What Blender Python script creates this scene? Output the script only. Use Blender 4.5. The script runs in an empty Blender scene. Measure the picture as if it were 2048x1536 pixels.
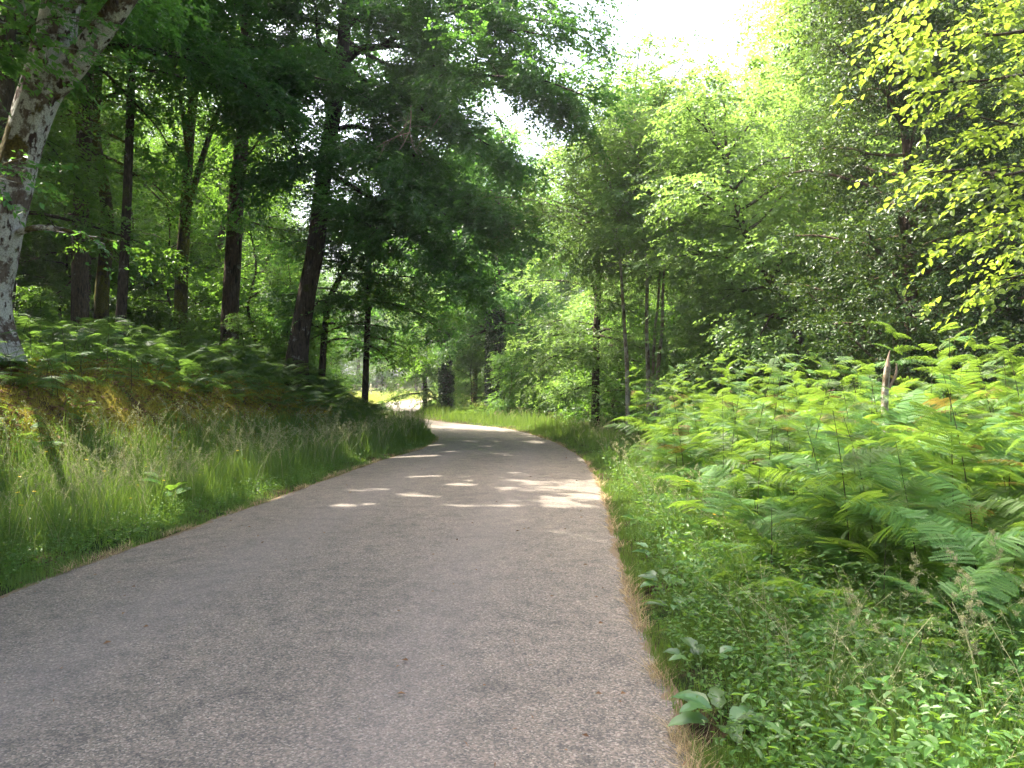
import bpy, math, random
import numpy as np
from math import sin, cos, pi, radians

# ------------------------------------------------------------ camera, sky, sun, exposure
scene = bpy.context.scene
C = scene.collection
CAM_Z = 1.55
cam_data = bpy.data.cameras.new('camera')
cam_data.sensor_width = 36.0
cam_data.lens = 27.2
cam_data.clip_start = 0.05
cam_data.clip_end = 3000.0
cam = bpy.data.objects.new('camera', cam_data)
C.objects.link(cam)
cam.location = (0, 0, CAM_Z)
cam.rotation_euler = (radians(90), 0, 0)
scene.camera = cam

SUN_EL = radians(59)
SUN_AZ = radians(-62)              # measured from +Y (forward), negative = to the left
TO_SUN = np.array([sin(SUN_AZ) * cos(SUN_EL), cos(SUN_AZ) * cos(SUN_EL), sin(SUN_EL)])
world = bpy.data.worlds.new('World')
scene.world = world
world.use_nodes = True
wn = world.node_tree
sky = wn.nodes.new('ShaderNodeTexSky')
sky.sky_type = 'NISHITA'
sky.sun_disc = False
sky.sun_elevation = SUN_EL
sky.sun_rotation = SUN_AZ
sky.air_density = 0.8
sky.dust_density = 8.0
sky.ozone_density = 0.4
bg = wn.nodes['Background']
bg.inputs['Strength'].default_value = 0.15
wn.links.new(sky.outputs[0], bg.inputs['Color'])
sun_l = bpy.data.lights.new('sun', 'SUN')
sun_l.energy = 3.0
sun_l.angle = radians(0.53)
sun_l.color = (1.0, 0.93, 0.80)
sun_o = bpy.data.objects.new('sun', sun_l)
C.objects.link(sun_o)
from mathutils import Vector
sun_o.rotation_euler = Vector(TO_SUN).to_track_quat('Z', 'Y').to_euler()

scene.view_settings.view_transform = 'Standard'
scene.view_settings.look = 'None'
scene.view_settings.exposure = 2.72
scene.view_settings.gamma = 1.0
cy = scene.cycles
cy.max_bounces = 7
cy.diffuse_bounces = 4
cy.glossy_bounces = 2
cy.transmission_bounces = 5
cy.transparent_max_bounces = 4
cy.volume_bounces = 0
cy.caustics_reflective = False
cy.caustics_refractive = False
cy.sample_clamp_indirect = 6.0
cy.use_denoising = True

F = 1547.0
def P(px, py, d):                  # a point seen at (px, py) of the 2048 px photograph, d metres ahead
    return ((px - 1024) / F * d, d, CAM_Z - (py - 768) / F * d)

# ------------------------------------------------------------ numpy helpers
def rs(seed): return np.random.RandomState(seed)
_NT = rs(99).rand(256, 256)
def vnoise(x, y):
    xi = np.floor(x).astype(int); yi = np.floor(y).astype(int)
    fx = x - xi; fy = y - yi
    fx = fx * fx * (3 - 2 * fx); fy = fy * fy * (3 - 2 * fy)
    a = _NT[xi % 256, yi % 256]; b = _NT[(xi + 1) % 256, yi % 256]
    c = _NT[xi % 256, (yi + 1) % 256]; d = _NT[(xi + 1) % 256, (yi + 1) % 256]
    return (a * (1 - fx) + b * fx) * (1 - fy) + (c * (1 - fx) + d * fx) * fy
def fbm(x, y, o=4):
    s = 0; a = 0.5
    for k in range(o):
        s = s + a * vnoise(x * 2 ** k + 17 * k, y * 2 ** k + 31 * k); a *= 0.5
    return s
def smooth(t, a, b):
    u = np.clip((t - a) / (b - a), 0, 1)
    return u * u * (3 - 2 * u)
def unit(v):
    v = np.asarray(v, float)
    return v / (np.linalg.norm(v, axis=-1, keepdims=True) + 1e-9)

# ------------------------------------------------------------ road centreline
CP = np.array([(-2.0, -14), (-1.85, -5), (-1.65, 0), (-1.5, 3), (-1.4, 6), (-0.98, 10.3), (-0.78, 13), (-0.58, 15.7),
               (-0.42, 18.3), (-0.62, 22), (-1.5, 26), (-3.1, 29.2), (-5.2, 33.2), (-6.7, 39), (-7.4, 47), (-8.2, 55),
               (-8.6, 64), (-7.5, 72), (-3.0, 80), (8, 88)], float)
def catmull(p, n=14):
    q = np.vstack([2 * p[0] - p[1], p, 2 * p[-1] - p[-2]])
    out = []
    for i in range(1, len(q) - 2):
        for k in range(n):
            t = k / n
            out.append(0.5 * ((2 * q[i]) + (-q[i - 1] + q[i + 1]) * t + (2 * q[i - 1] - 5 * q[i] + 4 * q[i + 1] - q[i + 2]) * t * t
                              + (-q[i - 1] + 3 * q[i] - 3 * q[i + 1] + q[i + 2]) * t ** 3))
    out.append(q[-2])
    return np.array(out)
CL = catmull(CP)
_seg = np.linalg.norm(np.diff(CL, axis=0), axis=1)
CU = np.concatenate([[0], np.cumsum(_seg)])
ULEN = CU[-1]
_tan = unit(np.gradient(CL, axis=0))
CN = np.stack([_tan[:, 1], -_tan[:, 0]], 1)     # to the right
def half_w(y): return np.interp(y, [-10, 3, 6, 13, 15.6, 18.3, 22, 30, 45], [2.25, 2.22, 2.3, 2.18, 2.08, 1.76, 1.5, 1.5, 1.8])
def road_pt(u, s):
    x = np.interp(u, CU, CL[:, 0]); y = np.interp(u, CU, CL[:, 1])
    nx = np.interp(u, CU, CN[:, 0]); ny = np.interp(u, CU, CN[:, 1])
    return x + nx * s, y + ny * s, y
U0 = np.interp(0, CL[:, 1], CU)                 # arc length at the camera
def road_dist(x, y):
    """signed lateral distance from the centreline, right positive, minus half width -> t (outside>0), side"""
    x = np.atleast_1d(np.asarray(x, float)).ravel(); y = np.atleast_1d(np.asarray(y, float)).ravel()
    s = np.empty(len(x)); yc = np.empty(len(x))
    P2 = CL[::2]; N2 = CN[::2]
    for i in range(0, len(x), 20000):
        dx = x[i:i + 20000, None] - P2[None, :, 0]; dy = y[i:i + 20000, None] - P2[None, :, 1]
        j = np.argmin(dx * dx + dy * dy, 1); k = np.arange(len(j))
        d = np.sqrt(dx[k, j] ** 2 + dy[k, j] ** 2)
        lat = dx[k, j] * N2[j, 0] + dy[k, j] * N2[j, 1]
        along = np.abs(-dx[k, j] * N2[j, 1] + dy[k, j] * N2[j, 0])
        s[i:i + 20000] = np.where(along > 0.6, np.sign(lat) * d, lat); yc[i:i + 20000] = P2[j, 1]
    return s, yc
def ground(x, y):
    x = np.atleast_1d(np.asarray(x, float)).ravel(); y = np.atleast_1d(np.asarray(y, float)).ravel()
    s, yc = road_dist(x, y)
    w = half_w(yc)
    t = np.abs(s) - w
    left = s < 0
    lump = (fbm(x * 0.9, y * 0.9) - 0.47)
    fine = (fbm(x * 4, y * 4, 3) - 0.44)
    Hb = np.interp(y, [-20, 3, 12, 17, 22, 27, 32, 38, 48], [1.5, 1.75, 1.92, 1.72, 1.45, 1.25, 0.95, 0.5, 0.1])
    bank = Hb * (0.5 * smooth(t, 1.2, 3.4) + 0.5 * smooth(t, 1.9, 4.7))
    plateau = np.clip(t - 4.2, 0, 26) * 0.055 * np.interp(y, [0, 30, 48], [1, 0.8, 0])
    ditch = -0.08 * np.exp(-((t - 1.3) / 0.4) ** 2)
    zl = 0.03 * smooth(t, 0, 0.3) + bank + plateau + ditch + lump * 0.55 * smooth(t, 1.6, 3.5) + fine * 0.26 * smooth(t, 0.6, 2)
    zr = 0.03 * smooth(t, 0, 0.3) + 0.28 * smooth(t, 1.5, 6) + lump * 0.5 * smooth(t, 1.5, 4) + fine * 0.10 * smooth(t, 0.5, 2)
    z = np.where(left, zl, zr)
    field = smooth(y, 46, 58)
    zf = 0.03 * smooth(t, 0, 0.4) + np.clip(y - 62, 0, 400) * 0.0105 + lump * 0.1 * smooth(t, 0.5, 3)
    z = z * (1 - field) + zf * field
    z = np.where(t < 0, -0.03, z)
    return z
def gz(x, y): return float(ground(x, y)[0])

# ------------------------------------------------------------ mesh + object helpers
def mesh_quads(name, V, Fq, attrs=None, mat=None, smooth_shade=False, UV=None):
    V = np.ascontiguousarray(V, dtype=np.float32).reshape(-1, 3); Fq = np.ascontiguousarray(Fq, dtype=np.int32)
    me = bpy.data.meshes.new(name)
    me.vertices.add(len(V)); me.vertices.foreach_set('co', V.ravel())
    n = len(Fq); k = Fq.shape[1]
    me.loops.add(n * k); me.loops.foreach_set('vertex_index', Fq.ravel())
    me.polygons.add(n); me.polygons.foreach_set('loop_start', np.arange(0, n * k, k, dtype=np.int32))
    if smooth_shade: me.polygons.foreach_set('use_smooth', np.ones(n, dtype=bool))
    else: me.polygons.foreach_set('use_smooth', np.zeros(n, dtype=bool))
    me.update(calc_edges=True)
    for a, arr in (attrs or {}).items():
        at = me.attributes.new(a, 'FLOAT', 'POINT')
        at.data.foreach_set('value', np.ascontiguousarray(arr, dtype=np.float32))
    if mat: me.materials.append(mat)
    return me
def link(name, me, parent=None, loc=None):
    o = bpy.data.objects.new(name, me); C.objects.link(o)
    if parent is not None: o.parent = parent
    if loc is not None: o.location = loc
    return o
def tag(o, label=None, cat=None, group=None, kind=None):
    if label: o['label'] = label
    if cat: o['category'] = cat
    if group: o['group'] = group
    if kind: o['kind'] = kind
    return o
def empty(name, loc, rz=0, scale=1.0):
    o = bpy.data.objects.new(name, None); C.objects.link(o)
    o.location = loc; o.rotation_euler = (0, 0, rz); o.scale = (scale,) * 3
    o.empty_display_size = 0.3
    return o
def copy_tree(o, parent=None):
    c = o.copy(); C.objects.link(c); c.parent = parent
    for ch in list(o.children): copy_tree(ch, c)
    return c

class Acc:
    """collects quad geometry"""
    def __init__(s): s.V = []; s.F = []; s.T = []; s.n = 0
    def add(s, V, Fq, tint=0.5):
        V = np.asarray(V, float).reshape(-1, 3); Fq = np.asarray(Fq, int)
        s.V.append(V); s.F.append(Fq + s.n); s.n += len(V)
        s.T.append(np.broadcast_to(np.asarray(tint, float), (len(V),)))
    def mesh(s, name, mat, smooth_shade=False):
        if not s.V: return None
        return mesh_quads(name, np.vstack(s.V), np.vstack(s.F), {'tint': np.concatenate(s.T)}, mat, smooth_shade)

def tube(acc, pts, rad, sides=8, rough=0.0, seed=0, flare=0.0, sub=1, tint=0.5):
    pts = np.asarray(pts, float); rad = np.asarray(rad, float)
    if sub > 1:
        q = np.vstack([2 * pts[0] - pts[1], pts, 2 * pts[-1] - pts[-2]]); P_ = []; R_ = []
        for i in range(1, len(q) - 2):
            for k in range(sub):
                t = k / sub
                P_.append(0.5 * ((2 * q[i]) + (-q[i - 1] + q[i + 1]) * t + (2 * q[i - 1] - 5 * q[i] + 4 * q[i + 1] - q[i + 2]) * t * t + (-q[i - 1] + 3 * q[i] - 3 * q[i + 1] + q[i + 2]) * t ** 3))
                R_.append(rad[i - 1] * (1 - t) + rad[i] * t)
        P_.append(q[-2]); R_.append(rad[-1]); pts = np.array(P_); rad = np.array(R_)
    n = len(pts)
    T = unit(np.gradient(pts, axis=0))
    ref = np.array([0.0, 1.0, 0.0]) if abs(T[0][1]) < 0.9 else np.array([1.0, 0, 0])
    A = unit(np.cross(T, ref)); B = np.cross(T, A)
    a = np.linspace(0, 2 * pi, sides, endpoint=False)
    R = np.repeat(rad[:, None], sides, 1)
    if rough > 0:
        L = np.concatenate([[0], np.cumsum(np.linalg.norm(np.diff(pts, axis=0), axis=1))])
        nn = 0
        for fa, fl, am in ((3, 1.1, .5), (6, 2.7, .3), (11, 5.0, .2)):
            nn = nn + am * np.sin(a[None, :] * fa + 3 * vnoise(L[:, None] * fl * .6 + seed, a[None, :] * 0 + seed * 3.1) + seed) * (0.5 + vnoise(L[:, None] * fl + seed * 7, np.cos(a)[None, :] * 1.5 + np.sin(a)[None, :] * 2.2 + 5))
        R = R * (1 + rough * nn)
    if flare > 0:
        L = np.concatenate([[0], np.cumsum(np.linalg.norm(np.diff(pts, axis=0), axis=1))])
        R = R * (1 + flare * np.exp(-L / (rad[0] * 1.6))[:, None] * (1 + 0.35 * np.sin(a * 5 + seed)[None, :]))
    V = pts[:, None, :] + R[:, :, None] * (A[:, None, :] * np.cos(a)[None, :, None] + B[:, None, :] * np.sin(a)[None, :, None])
    i = np.arange(n - 1)[:, None]; j = np.arange(sides)[None, :]; j2 = (j + 1) % sides
    Fq = np.stack([i * sides + j + 0 * i, i * sides + j2, (i + 1) * sides + j2, (i + 1) * sides + j], -1).reshape(-1, 4)
    acc.add(V, Fq, tint)

# leaves: o position, ax axis along leaf, nm normal, L length, W width  (all arrays)
def leaves(acc, o, ax, nm, L, W, tint, shape='diamond', fold=0.12):
    ax = unit(ax); sd = unit(np.cross(ax, nm)); nm = np.cross(sd, ax)
    L = L[:, None]; W = W[:, None]; n = len(o)
    if shape == 'diamond':
        V = np.stack([o, o + ax * L * .48 + sd * W * .5 + nm * W * fold, o + ax * L - nm * L * .12, o + ax * L * .48 - sd * W * .5 + nm * W * fold], 1)
        Fq = (np.arange(n)[:, None] * 4 + np.array([0, 1, 2, 3])[None])
        acc.add(V, Fq, np.repeat(tint, 4))
    else:
        V = np.stack([o, o + ax * L * .25 + sd * W * .42 + nm * W * fold, o + ax * L * .68 + sd * W * .40 + nm * W * fold - nm * L * .04, o + ax * L - nm * L * .15,
                      o + ax * L * .68 - sd * W * .40 + nm * W * fold - nm * L * .04, o + ax * L * .25 - sd * W * .42 + nm * W * fold], 1)
        b = np.arange(n)[:, None] * 6
        Fq = np.concatenate([b + np.array([[0, 1, 2, 3]]), b + np.array([[0, 3, 4, 5]])], 0)
        acc.add(V, Fq, np.repeat(tint, 6))

def sprays(acc, O, D, U, S, rng, leafL=0.07, leafW=0.045, nl=11, jit=0.25, shape='diamond', droop=0.25, tbase=None):
    """flat twigs with alternating leaves"""
    O = np.asarray(O, float); D = unit(D); U = np.asarray(U, float)
    side = unit(np.cross(D, U)); U = np.cross(side, D)
    n = len(O); S = np.asarray(S, float)
    if tbase is None: tbase = rng.rand(n)
    k = np.arange(nl)
    a = (k + 0.6) / nl
    sg = np.where(k % 2 == 0, 1.0, -1.0)
    sg[-1] = 0.0
    pos = O[:, None] + D[:, None] * (a[None, :, None] * S[:, None, None]) - np.array([0, 0, 1.0]) * (a ** 2)[None, :, None] * (droop * S)[:, None, None]
    ang = radians(52) * sg
    AX = D[:, None] * np.cos(ang)[None, :, None] + side[:, None] * np.sin(ang)[None, :, None]
    AX = AX + rng.randn(n, nl, 3) * jit * 0.8 + np.array([0, 0, -droop * 0.8])
    NM = U[:, None] + rng.randn(n, nl, 3) * jit
    L = leafL * (0.65 + 0.6 * rng.rand(n, nl)); W = leafW / leafL * L
    t = np.clip(tbase[:, None] * 0.6 + 0.4 * rng.rand(n, nl), 0, 1)
    leaves(acc, pos.reshape(-1, 3), AX.reshape(-1, 3), NM.reshape(-1, 3), L.ravel(), W.ravel(), t.ravel(), shape)

# ------------------------------------------------------------ materials
def new_mat(name):
    m = bpy.data.materials.new(name); m.use_nodes = True
    nt = m.node_tree
    for n in list(nt.nodes): nt.nodes.remove(n)
    out = nt.nodes.new('ShaderNodeOutputMaterial')
    return m, nt, out
def N(nt, typ, **kw):
    n = nt.nodes.new(typ)
    for k, v in kw.items():
        if k in n.inputs: n.inputs[k].default_value = v
        else: setattr(n, k, v)
    return n
def ramp(nt, fac, stops, interp='LINEAR'):
    r = nt.nodes.new('ShaderNodeValToRGB'); r.color_ramp.interpolation = interp
    el = r.color_ramp.elements
    while len(el) < len(stops): el.new(0.5)
    for e, (p, c) in zip(el, stops): e.position = p; e.color = (*c, 1) if len(c) == 3 else c
    nt.links.new(fac, r.inputs[0]); return r.outputs[0]
def mixc(nt, fac, a, b, mode='MIX'):
    m = nt.nodes.new('ShaderNodeMix'); m.data_type = 'RGBA'; m.blend_type = mode
    for s, v in ((m.inputs[0], fac), (m.inputs[6], a), (m.inputs[7], b)):
        if isinstance(v, (int, float)): s.default_value = v
        elif isinstance(v, tuple): s.default_value = (*v, 1)
        else: nt.links.new(v, s)
    return m.outputs[2]
def leaf_mat(name, dark, light, trans, tfac=0.45, rough=0.42, spec=0.5, objvar=0.25):
    m, nt, out = new_mat(name); L = nt.links
    at = N(nt, 'ShaderNodeAttribute', attribute_name='tint')
    oi = N(nt, 'ShaderNodeObjectInfo')
    col = mixc(nt, at.outputs['Fac'], dark, light)
    hsv = N(nt, 'ShaderNodeHueSaturation'); L.new(col, hsv.inputs['Color'])
    mr = N(nt, 'ShaderNodeMapRange'); L.new(oi.outputs['Random'], mr.inputs[0])
    mr.inputs[3].default_value = 1 - objvar; mr.inputs[4].default_value = 1 + objvar
    L.new(mr.outputs[0], hsv.inputs['Value'])
    mh = N(nt, 'ShaderNodeMapRange'); L.new(oi.outputs['Random'], mh.inputs[0])
    mh.inputs[3].default_value = 0.5 - objvar * 0.06; mh.inputs[4].default_value = 0.5 + objvar * 0.06
    L.new(mh.outputs[0], hsv.inputs['Hue'])
    pb = N(nt, 'ShaderNodeBsdfPrincipled'); L.new(hsv.outputs[0], pb.inputs['Base Color'])
    pb.inputs['Roughness'].default_value = rough; pb.inputs['Specular IOR Level'].default_value = spec
    tcol = mixc(nt, at.outputs['Fac'], tuple(c * 0.8 for c in trans), tuple(c * 1.15 for c in trans))
    tr = N(nt, 'ShaderNodeBsdfTranslucent'); L.new(tcol, tr.inputs['Color'])
    mx = N(nt, 'ShaderNodeMixShader'); mx.inputs[0].default_value = tfac
    L.new(pb.outputs[0], mx.inputs[1]); L.new(tr.outputs[0], mx.inputs[2]); L.new(mx.outputs[0], out.inputs[0])
    return m
def bark_mat(name, base, dark, lichen=None, moss=None, lich_amt=0.5, moss_amt=0.3, scale=1.0, stretch=0.25, moss_side=False):
    m, nt, out = new_mat(name); L = nt.links
    tc = N(nt, 'ShaderNodeTexCoord'); mp = N(nt, 'ShaderNodeMapping'); L.new(tc.outputs['Object'], mp.inputs[0])
    mp.inputs['Scale'].default_value = (1, 1, stretch)
    n1 = N(nt, 'ShaderNodeTexNoise', Scale=28 * scale, Detail=5.0, Roughness=0.65); L.new(mp.outputs[0], n1.inputs[0])
    v1 = N(nt, 'ShaderNodeTexVoronoi', Scale=22 * scale); L.new(mp.outputs[0], v1.inputs[0])
    col = ramp(nt, n1.outputs[0], [(0.3, dark), (0.65, base)])
    if lichen:
        n2 = N(nt, 'ShaderNodeTexNoise', Scale=3.2, Detail=7.0, Roughness=0.7); L.new(tc.outputs['Object'], n2.inputs[0])
        f = ramp(nt, n2.outputs[0], [(0.62 - lich_amt * 0.3, (0, 0, 0)), (0.68 - lich_amt * 0.3, (1, 1, 1))])
        n2b = N(nt, 'ShaderNodeTexNoise', Scale=60.0, Detail=3.0); L.new(tc.outputs['Object'], n2b.inputs[0])
        lc = ramp(nt, n2b.outputs[0], [(0.3, tuple(c * 0.55 for c in lichen)), (0.6, lichen)])
        col = mixc(nt, f, col, lc)
        n4 = N(nt, 'ShaderNodeTexNoise', Scale=9.0, Detail=5.0); L.new(mp.outputs[0], n4.inputs[0])
        f4 = ramp(nt, n4.outputs[0], [(0.58, (0, 0, 0)), (0.63, (1, 1, 1))])
        col = mixc(nt, f4, col, tuple(c * 0.8 for c in dark))
    if moss:
        n3 = N(nt, 'ShaderNodeTexNoise', Scale=1.9, Detail=5.0, Roughness=0.6); L.new(tc.outputs['Object'], n3.inputs[0])
        if moss_side:
            ge = N(nt, 'ShaderNodeNewGeometry'); sx = N(nt, 'ShaderNodeSeparateXYZ'); L.new(ge.outputs['True Normal'], sx.inputs[0])
            ma = N(nt, 'ShaderNodeMath', operation='MULTIPLY_ADD'); L.new(sx.outputs[0], ma.inputs[0]); ma.inputs[1].default_value = -0.14; L.new(n3.outputs[0], ma.inputs[2]); n3o = ma.outputs[0]
        else: n3o = n3.outputs[0]
        f = ramp(nt, n3o, [(0.66 - moss_amt * 0.35, (0, 0, 0)), (0.72 - moss_amt * 0.35, (1, 1, 1))])
        mcn = N(nt, 'ShaderNodeTexNoise', Scale=35.0, Detail=2.0); L.new(tc.outputs['Object'], mcn.inputs[0])
        mc = ramp(nt, mcn.outputs[0], [(0.35, tuple(c * 0.4 for c in moss)), (0.65, moss)])
        col = mixc(nt, f, col, mc)
    pb = N(nt, 'ShaderNodeBsdfPrincipled', Roughness=0.9); L.new(col, pb.inputs['Base Color'])
    pb.inputs['Specular IOR Level'].default_value = 0.2
    bp = N(nt, 'ShaderNodeBump', Strength=0.9, Distance=0.025 / scale)
    mm = N(nt, 'ShaderNodeMath', operation='ADD'); L.new(n1.outputs[0], mm.inputs[0]); L.new(v1.outputs[0], mm.inputs[1])
    L.new(mm.outputs[0], bp.inputs['Height']); L.new(bp.outputs[0], pb.inputs['Normal'])
    L.new(pb.outputs[0], out.inputs[0])
    return m
def plain_mat(name, a, b, scale=20, rough=0.8, tfac=0.0):
    m, nt, out = new_mat(name); L = nt.links
    at = N(nt, 'ShaderNodeAttribute', attribute_name='tint')
    tc = N(nt, 'ShaderNodeTexCoord'); n1 = N(nt, 'ShaderNodeTexNoise', Scale=float(scale), Detail=3.0); L.new(tc.outputs['Object'], n1.inputs[0])
    mm = N(nt, 'ShaderNodeMath', operation='MULTIPLY_ADD'); L.new(at.outputs['Fac'], mm.inputs[0]); mm.inputs[1].default_value = 0.6
    m2 = N(nt, 'ShaderNodeMath', operation='MULTIPLY'); L.new(n1.outputs[0], m2.inputs[0]); m2.inputs[1].default_value = 0.5
    L.new(m2.outputs[0], mm.inputs[2])
    col = mixc(nt, mm.outputs[0], a, b)
    pb = N(nt, 'ShaderNodeBsdfPrincipled', Roughness=rough); L.new(col, pb.inputs['Base Color']); pb.inputs['Specular IOR Level'].default_value = 0.25
    if tfac > 0:
        tr = N(nt, 'ShaderNodeBsdfTranslucent'); L.new(col, tr.inputs[0])
        mx = N(nt, 'ShaderNodeMixShader'); mx.inputs[0].default_value = tfac
        L.new(pb.outputs[0], mx.inputs[1]); L.new(tr.outputs[0], mx.inputs[2]); L.new(mx.outputs[0], out.inputs[0])
    else: L.new(pb.outputs[0], out.inputs[0])
    return m

M = {}
M['beech'] = leaf_mat('beech_leaf', (0.018, 0.070, 0.025), (0.045, 0.130, 0.036), (0.19, 0.44, 0.055), 0.48)
M['beech_far'] = leaf_mat('forest_leaf', (0.018, 0.066, 0.020), (0.058, 0.135, 0.030), (0.24, 0.46, 0.045), 0.49)
M['birch'] = leaf_mat('light_leaf', (0.060, 0.130, 0.046), (0.125, 0.215, 0.072), (0.29, 0.47, 0.085), 0.48)
M['yellow'] = leaf_mat('yellow_green_leaf', (0.065, 0.125, 0.016), (0.13, 0.19, 0.022), (0.33, 0.46, 0.05), 0.5)
M['lime'] = leaf_mat('lime_green_leaf', (0.060, 0.130, 0.032), (0.125, 0.205, 0.048), (0.31, 0.46, 0.065), 0.48)
M['holly'] = leaf_mat('holly_leaf', (0.016, 0.042, 0.012), (0.04, 0.08, 0.018), (0.12, 0.20, 0.02), 0.2, rough=0.45, spec=0.35)
M['ivy'] = leaf_mat('ivy_leaf', (0.010, 0.035, 0.010), (0.025, 0.065, 0.015), (0.07, 0.14, 0.02), 0.2, rough=0.3)
M['bracken'] = leaf_mat('bracken_leaf', (0.045, 0.120, 0.020), (0.100, 0.185, 0.032), (0.27, 0.43, 0.045), 0.45, rough=0.5, objvar=0.34)
M['bracken_old'] = leaf_mat('old_bracken_leaf', (0.13, 0.085, 0.025), (0.20, 0.16, 0.045), (0.34, 0.27, 0.05), 0.35, rough=0.7)
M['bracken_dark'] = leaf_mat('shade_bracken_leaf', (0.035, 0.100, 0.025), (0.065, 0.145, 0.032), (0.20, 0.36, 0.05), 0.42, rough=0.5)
M['grass'] = leaf_mat('grass_blade', (0.042, 0.105, 0.020), (0.125, 0.190, 0.042), (0.26, 0.40, 0.05), 0.38, rough=0.5)
M['straw'] = plain_mat('dry_grass', (0.30, 0.20, 0.09), (0.52, 0.42, 0.24), 30, 0.8, 0.25)
M['seed'] = plain_mat('grass_seed_head', (0.20, 0.22, 0.09), (0.44, 0.42, 0.23), 30, 0.8, 0.35)
M['herb'] = leaf_mat('herb_leaf', (0.035, 0.105, 0.016), (0.080, 0.165, 0.028), (0.24, 0.42, 0.04), 0.42, rough=0.45)
M['weed'] = leaf_mat('broad_weed_leaf', (0.060, 0.140, 0.045), (0.100, 0.190, 0.065), (0.20, 0.36, 0.06), 0.32, rough=0.38)
M['moss'] = leaf_mat('moss_fuzz', (0.14, 0.125, 0.018), (0.34, 0.28, 0.036), (0.42, 0.37, 0.04), 0.35, rough=0.8)
M['litter'] = plain_mat('dead_leaf', (0.085, 0.040, 0.018), (0.26, 0.145, 0.07), 12, 0.8, 0.1)
M['petal'] = plain_mat('yellow_petal', (0.75, 0.50, 0.02), (0.85, 0.62, 0.03), 20, 0.4, 0.2)
M['green_stem'] = plain_mat('green_stem', (0.05, 0.11, 0.02), (0.12, 0.17, 0.04), 30, 0.6)
M['dark_stem'] = plain_mat('brown_stem', (0.030, 0.030, 0.012), (0.085, 0.075, 0.03), 30, 0.6)
M['twig'] = plain_mat('bare_twig', (0.14, 0.095, 0.07), (0.30, 0.22, 0.165), 20, 0.85)
M['bark_lichen'] = bark_mat('lichen_bark', (0.155, 0.125, 0.10), (0.050, 0.028, 0.018), lichen=(0.47, 0.46, 0.42), moss=(0.105, 0.082, 0.016), lich_amt=0.58, moss_amt=0.42, scale=0.9, stretch=0.5, moss_side=True)
M['bark_dark'] = bark_mat('dark_bark', (0.085, 0.064, 0.044), (0.024, 0.018, 0.013), lichen=(0.22, 0.21, 0.18), moss=(0.075, 0.075, 0.014), lich_amt=0.12, moss_amt=0.12)
M['bark_brown'] = bark_mat('brown_bark', (0.135, 0.092, 0.064), (0.040, 0.026, 0.018), lichen=(0.30, 0.27, 0.22), lich_amt=0.1)
M['bark_mossy'] = bark_mat('mossy_bark', (0.105, 0.080, 0.045), (0.035, 0.026, 0.015), moss=(0.16, 0.15, 0.02), moss_amt=0.6)
M['bark_pale'] = bark_mat('pale_bark', (0.27, 0.215, 0.155), (0.11, 0.08, 0.05), lichen=(0.42, 0.40, 0.34), lich_amt=0.5, scale=1.6)

# ------------------------------------------------------------ ground
def axis(segs):
    out = [segs[0][0]]
    for a, b, st in segs:
        n = max(1, int(round((b - a) / st))); out += list(a + (b - a) * np.arange(1, n + 1) / n)
    return np.array(out)
gx = axis([(-500, -120, 38), (-120, -40, 4), (-40, -14, 0.8), (-14, -8, 0.3), (-8, 4, 0.15), (4, 12, 0.3), (12, 40, 0.9), (40, 120, 4), (120, 500, 38)])
gy = axis([(-60, -12, 6), (-12, 0, 0.8), (0, 24, 0.16), (24, 45, 0.3), (45, 80, 0.9), (80, 160, 4), (160, 900, 40)])
GX, GY = np.meshgrid(gx, gy, indexing='ij')
GZ = ground(GX, GY).reshape(GX.shape)
s_, yc_ = road_dist(GX, GY)
t_ = np.abs(s_) - half_w(yc_)
i, j = np.meshgrid(np.arange(len(gx) - 1), np.arange(len(gy) - 1), indexing='ij'); ny = len(gy)
FQ = np.stack([i * ny + j, (i + 1) * ny + j, (i + 1) * ny + j + 1, i * ny + j + 1], -1).reshape(-1, 4)
bankmask = np.where(s_ < 0, smooth(t_, 1.5, 2.2) * (1 - smooth(t_, 4.2, 6.5)), 0) * (1 - smooth(GY.ravel(), 30, 40))
fieldmask = smooth(GY.ravel() + 0.10 * GX.ravel() * 0, 44, 52) * (1 - smooth(GY.ravel(), 128, 134))
m, nt, out = new_mat('forest_ground'); L = nt.links
tc = N(nt, 'ShaderNodeTexCoord')
na = N(nt, 'ShaderNodeTexNoise', Scale=1.1, Detail=6.0, Roughness=0.65); L.new(tc.outputs['Object'], na.inputs[0])
nb = N(nt, 'ShaderNodeTexNoise', Scale=22.0, Detail=6.0, Roughness=0.7); L.new(tc.outputs['Object'], nb.inputs[0])
soil = ramp(nt, nb.outputs[0], [(0.3, (0.022, 0.014, 0.008)), (0.5, (0.065, 0.042, 0.024)), (0.7, (0.15, 0.095, 0.055))])
grn = ramp(nt, nb.outputs[0], [(0.3, (0.015, 0.03, 0.008)), (0.7, (0.05, 0.085, 0.02))])
fl = mixc(nt, ramp(nt, na.outputs[0], [(0.42, (0, 0, 0)), (0.58, (1, 1, 1))]), soil, grn)
mp = N(nt, 'ShaderNodeMapping'); mp.inputs['Rotation'].default_value = (0, 0, radians(-6)); mp.inputs['Scale'].default_value = (0.5, 1.6, 0.5); L.new(tc.outputs['Object'], mp.inputs[0])
nc = N(nt, 'ShaderNodeTexNoise', Scale=1.5, Detail=5.0, Roughness=0.6); L.new(mp.outputs[0], nc.inputs[0])
mossc = ramp(nt, nb.outputs[0], [(0.3, (0.10, 0.085, 0.014)), (0.6, (0.27, 0.225, 0.034))])
bk = mixc(nt, ramp(nt, nc.outputs[0], [(0.36, (0, 0, 0)), (0.50, (1, 1, 1))]), soil, mossc)
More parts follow.
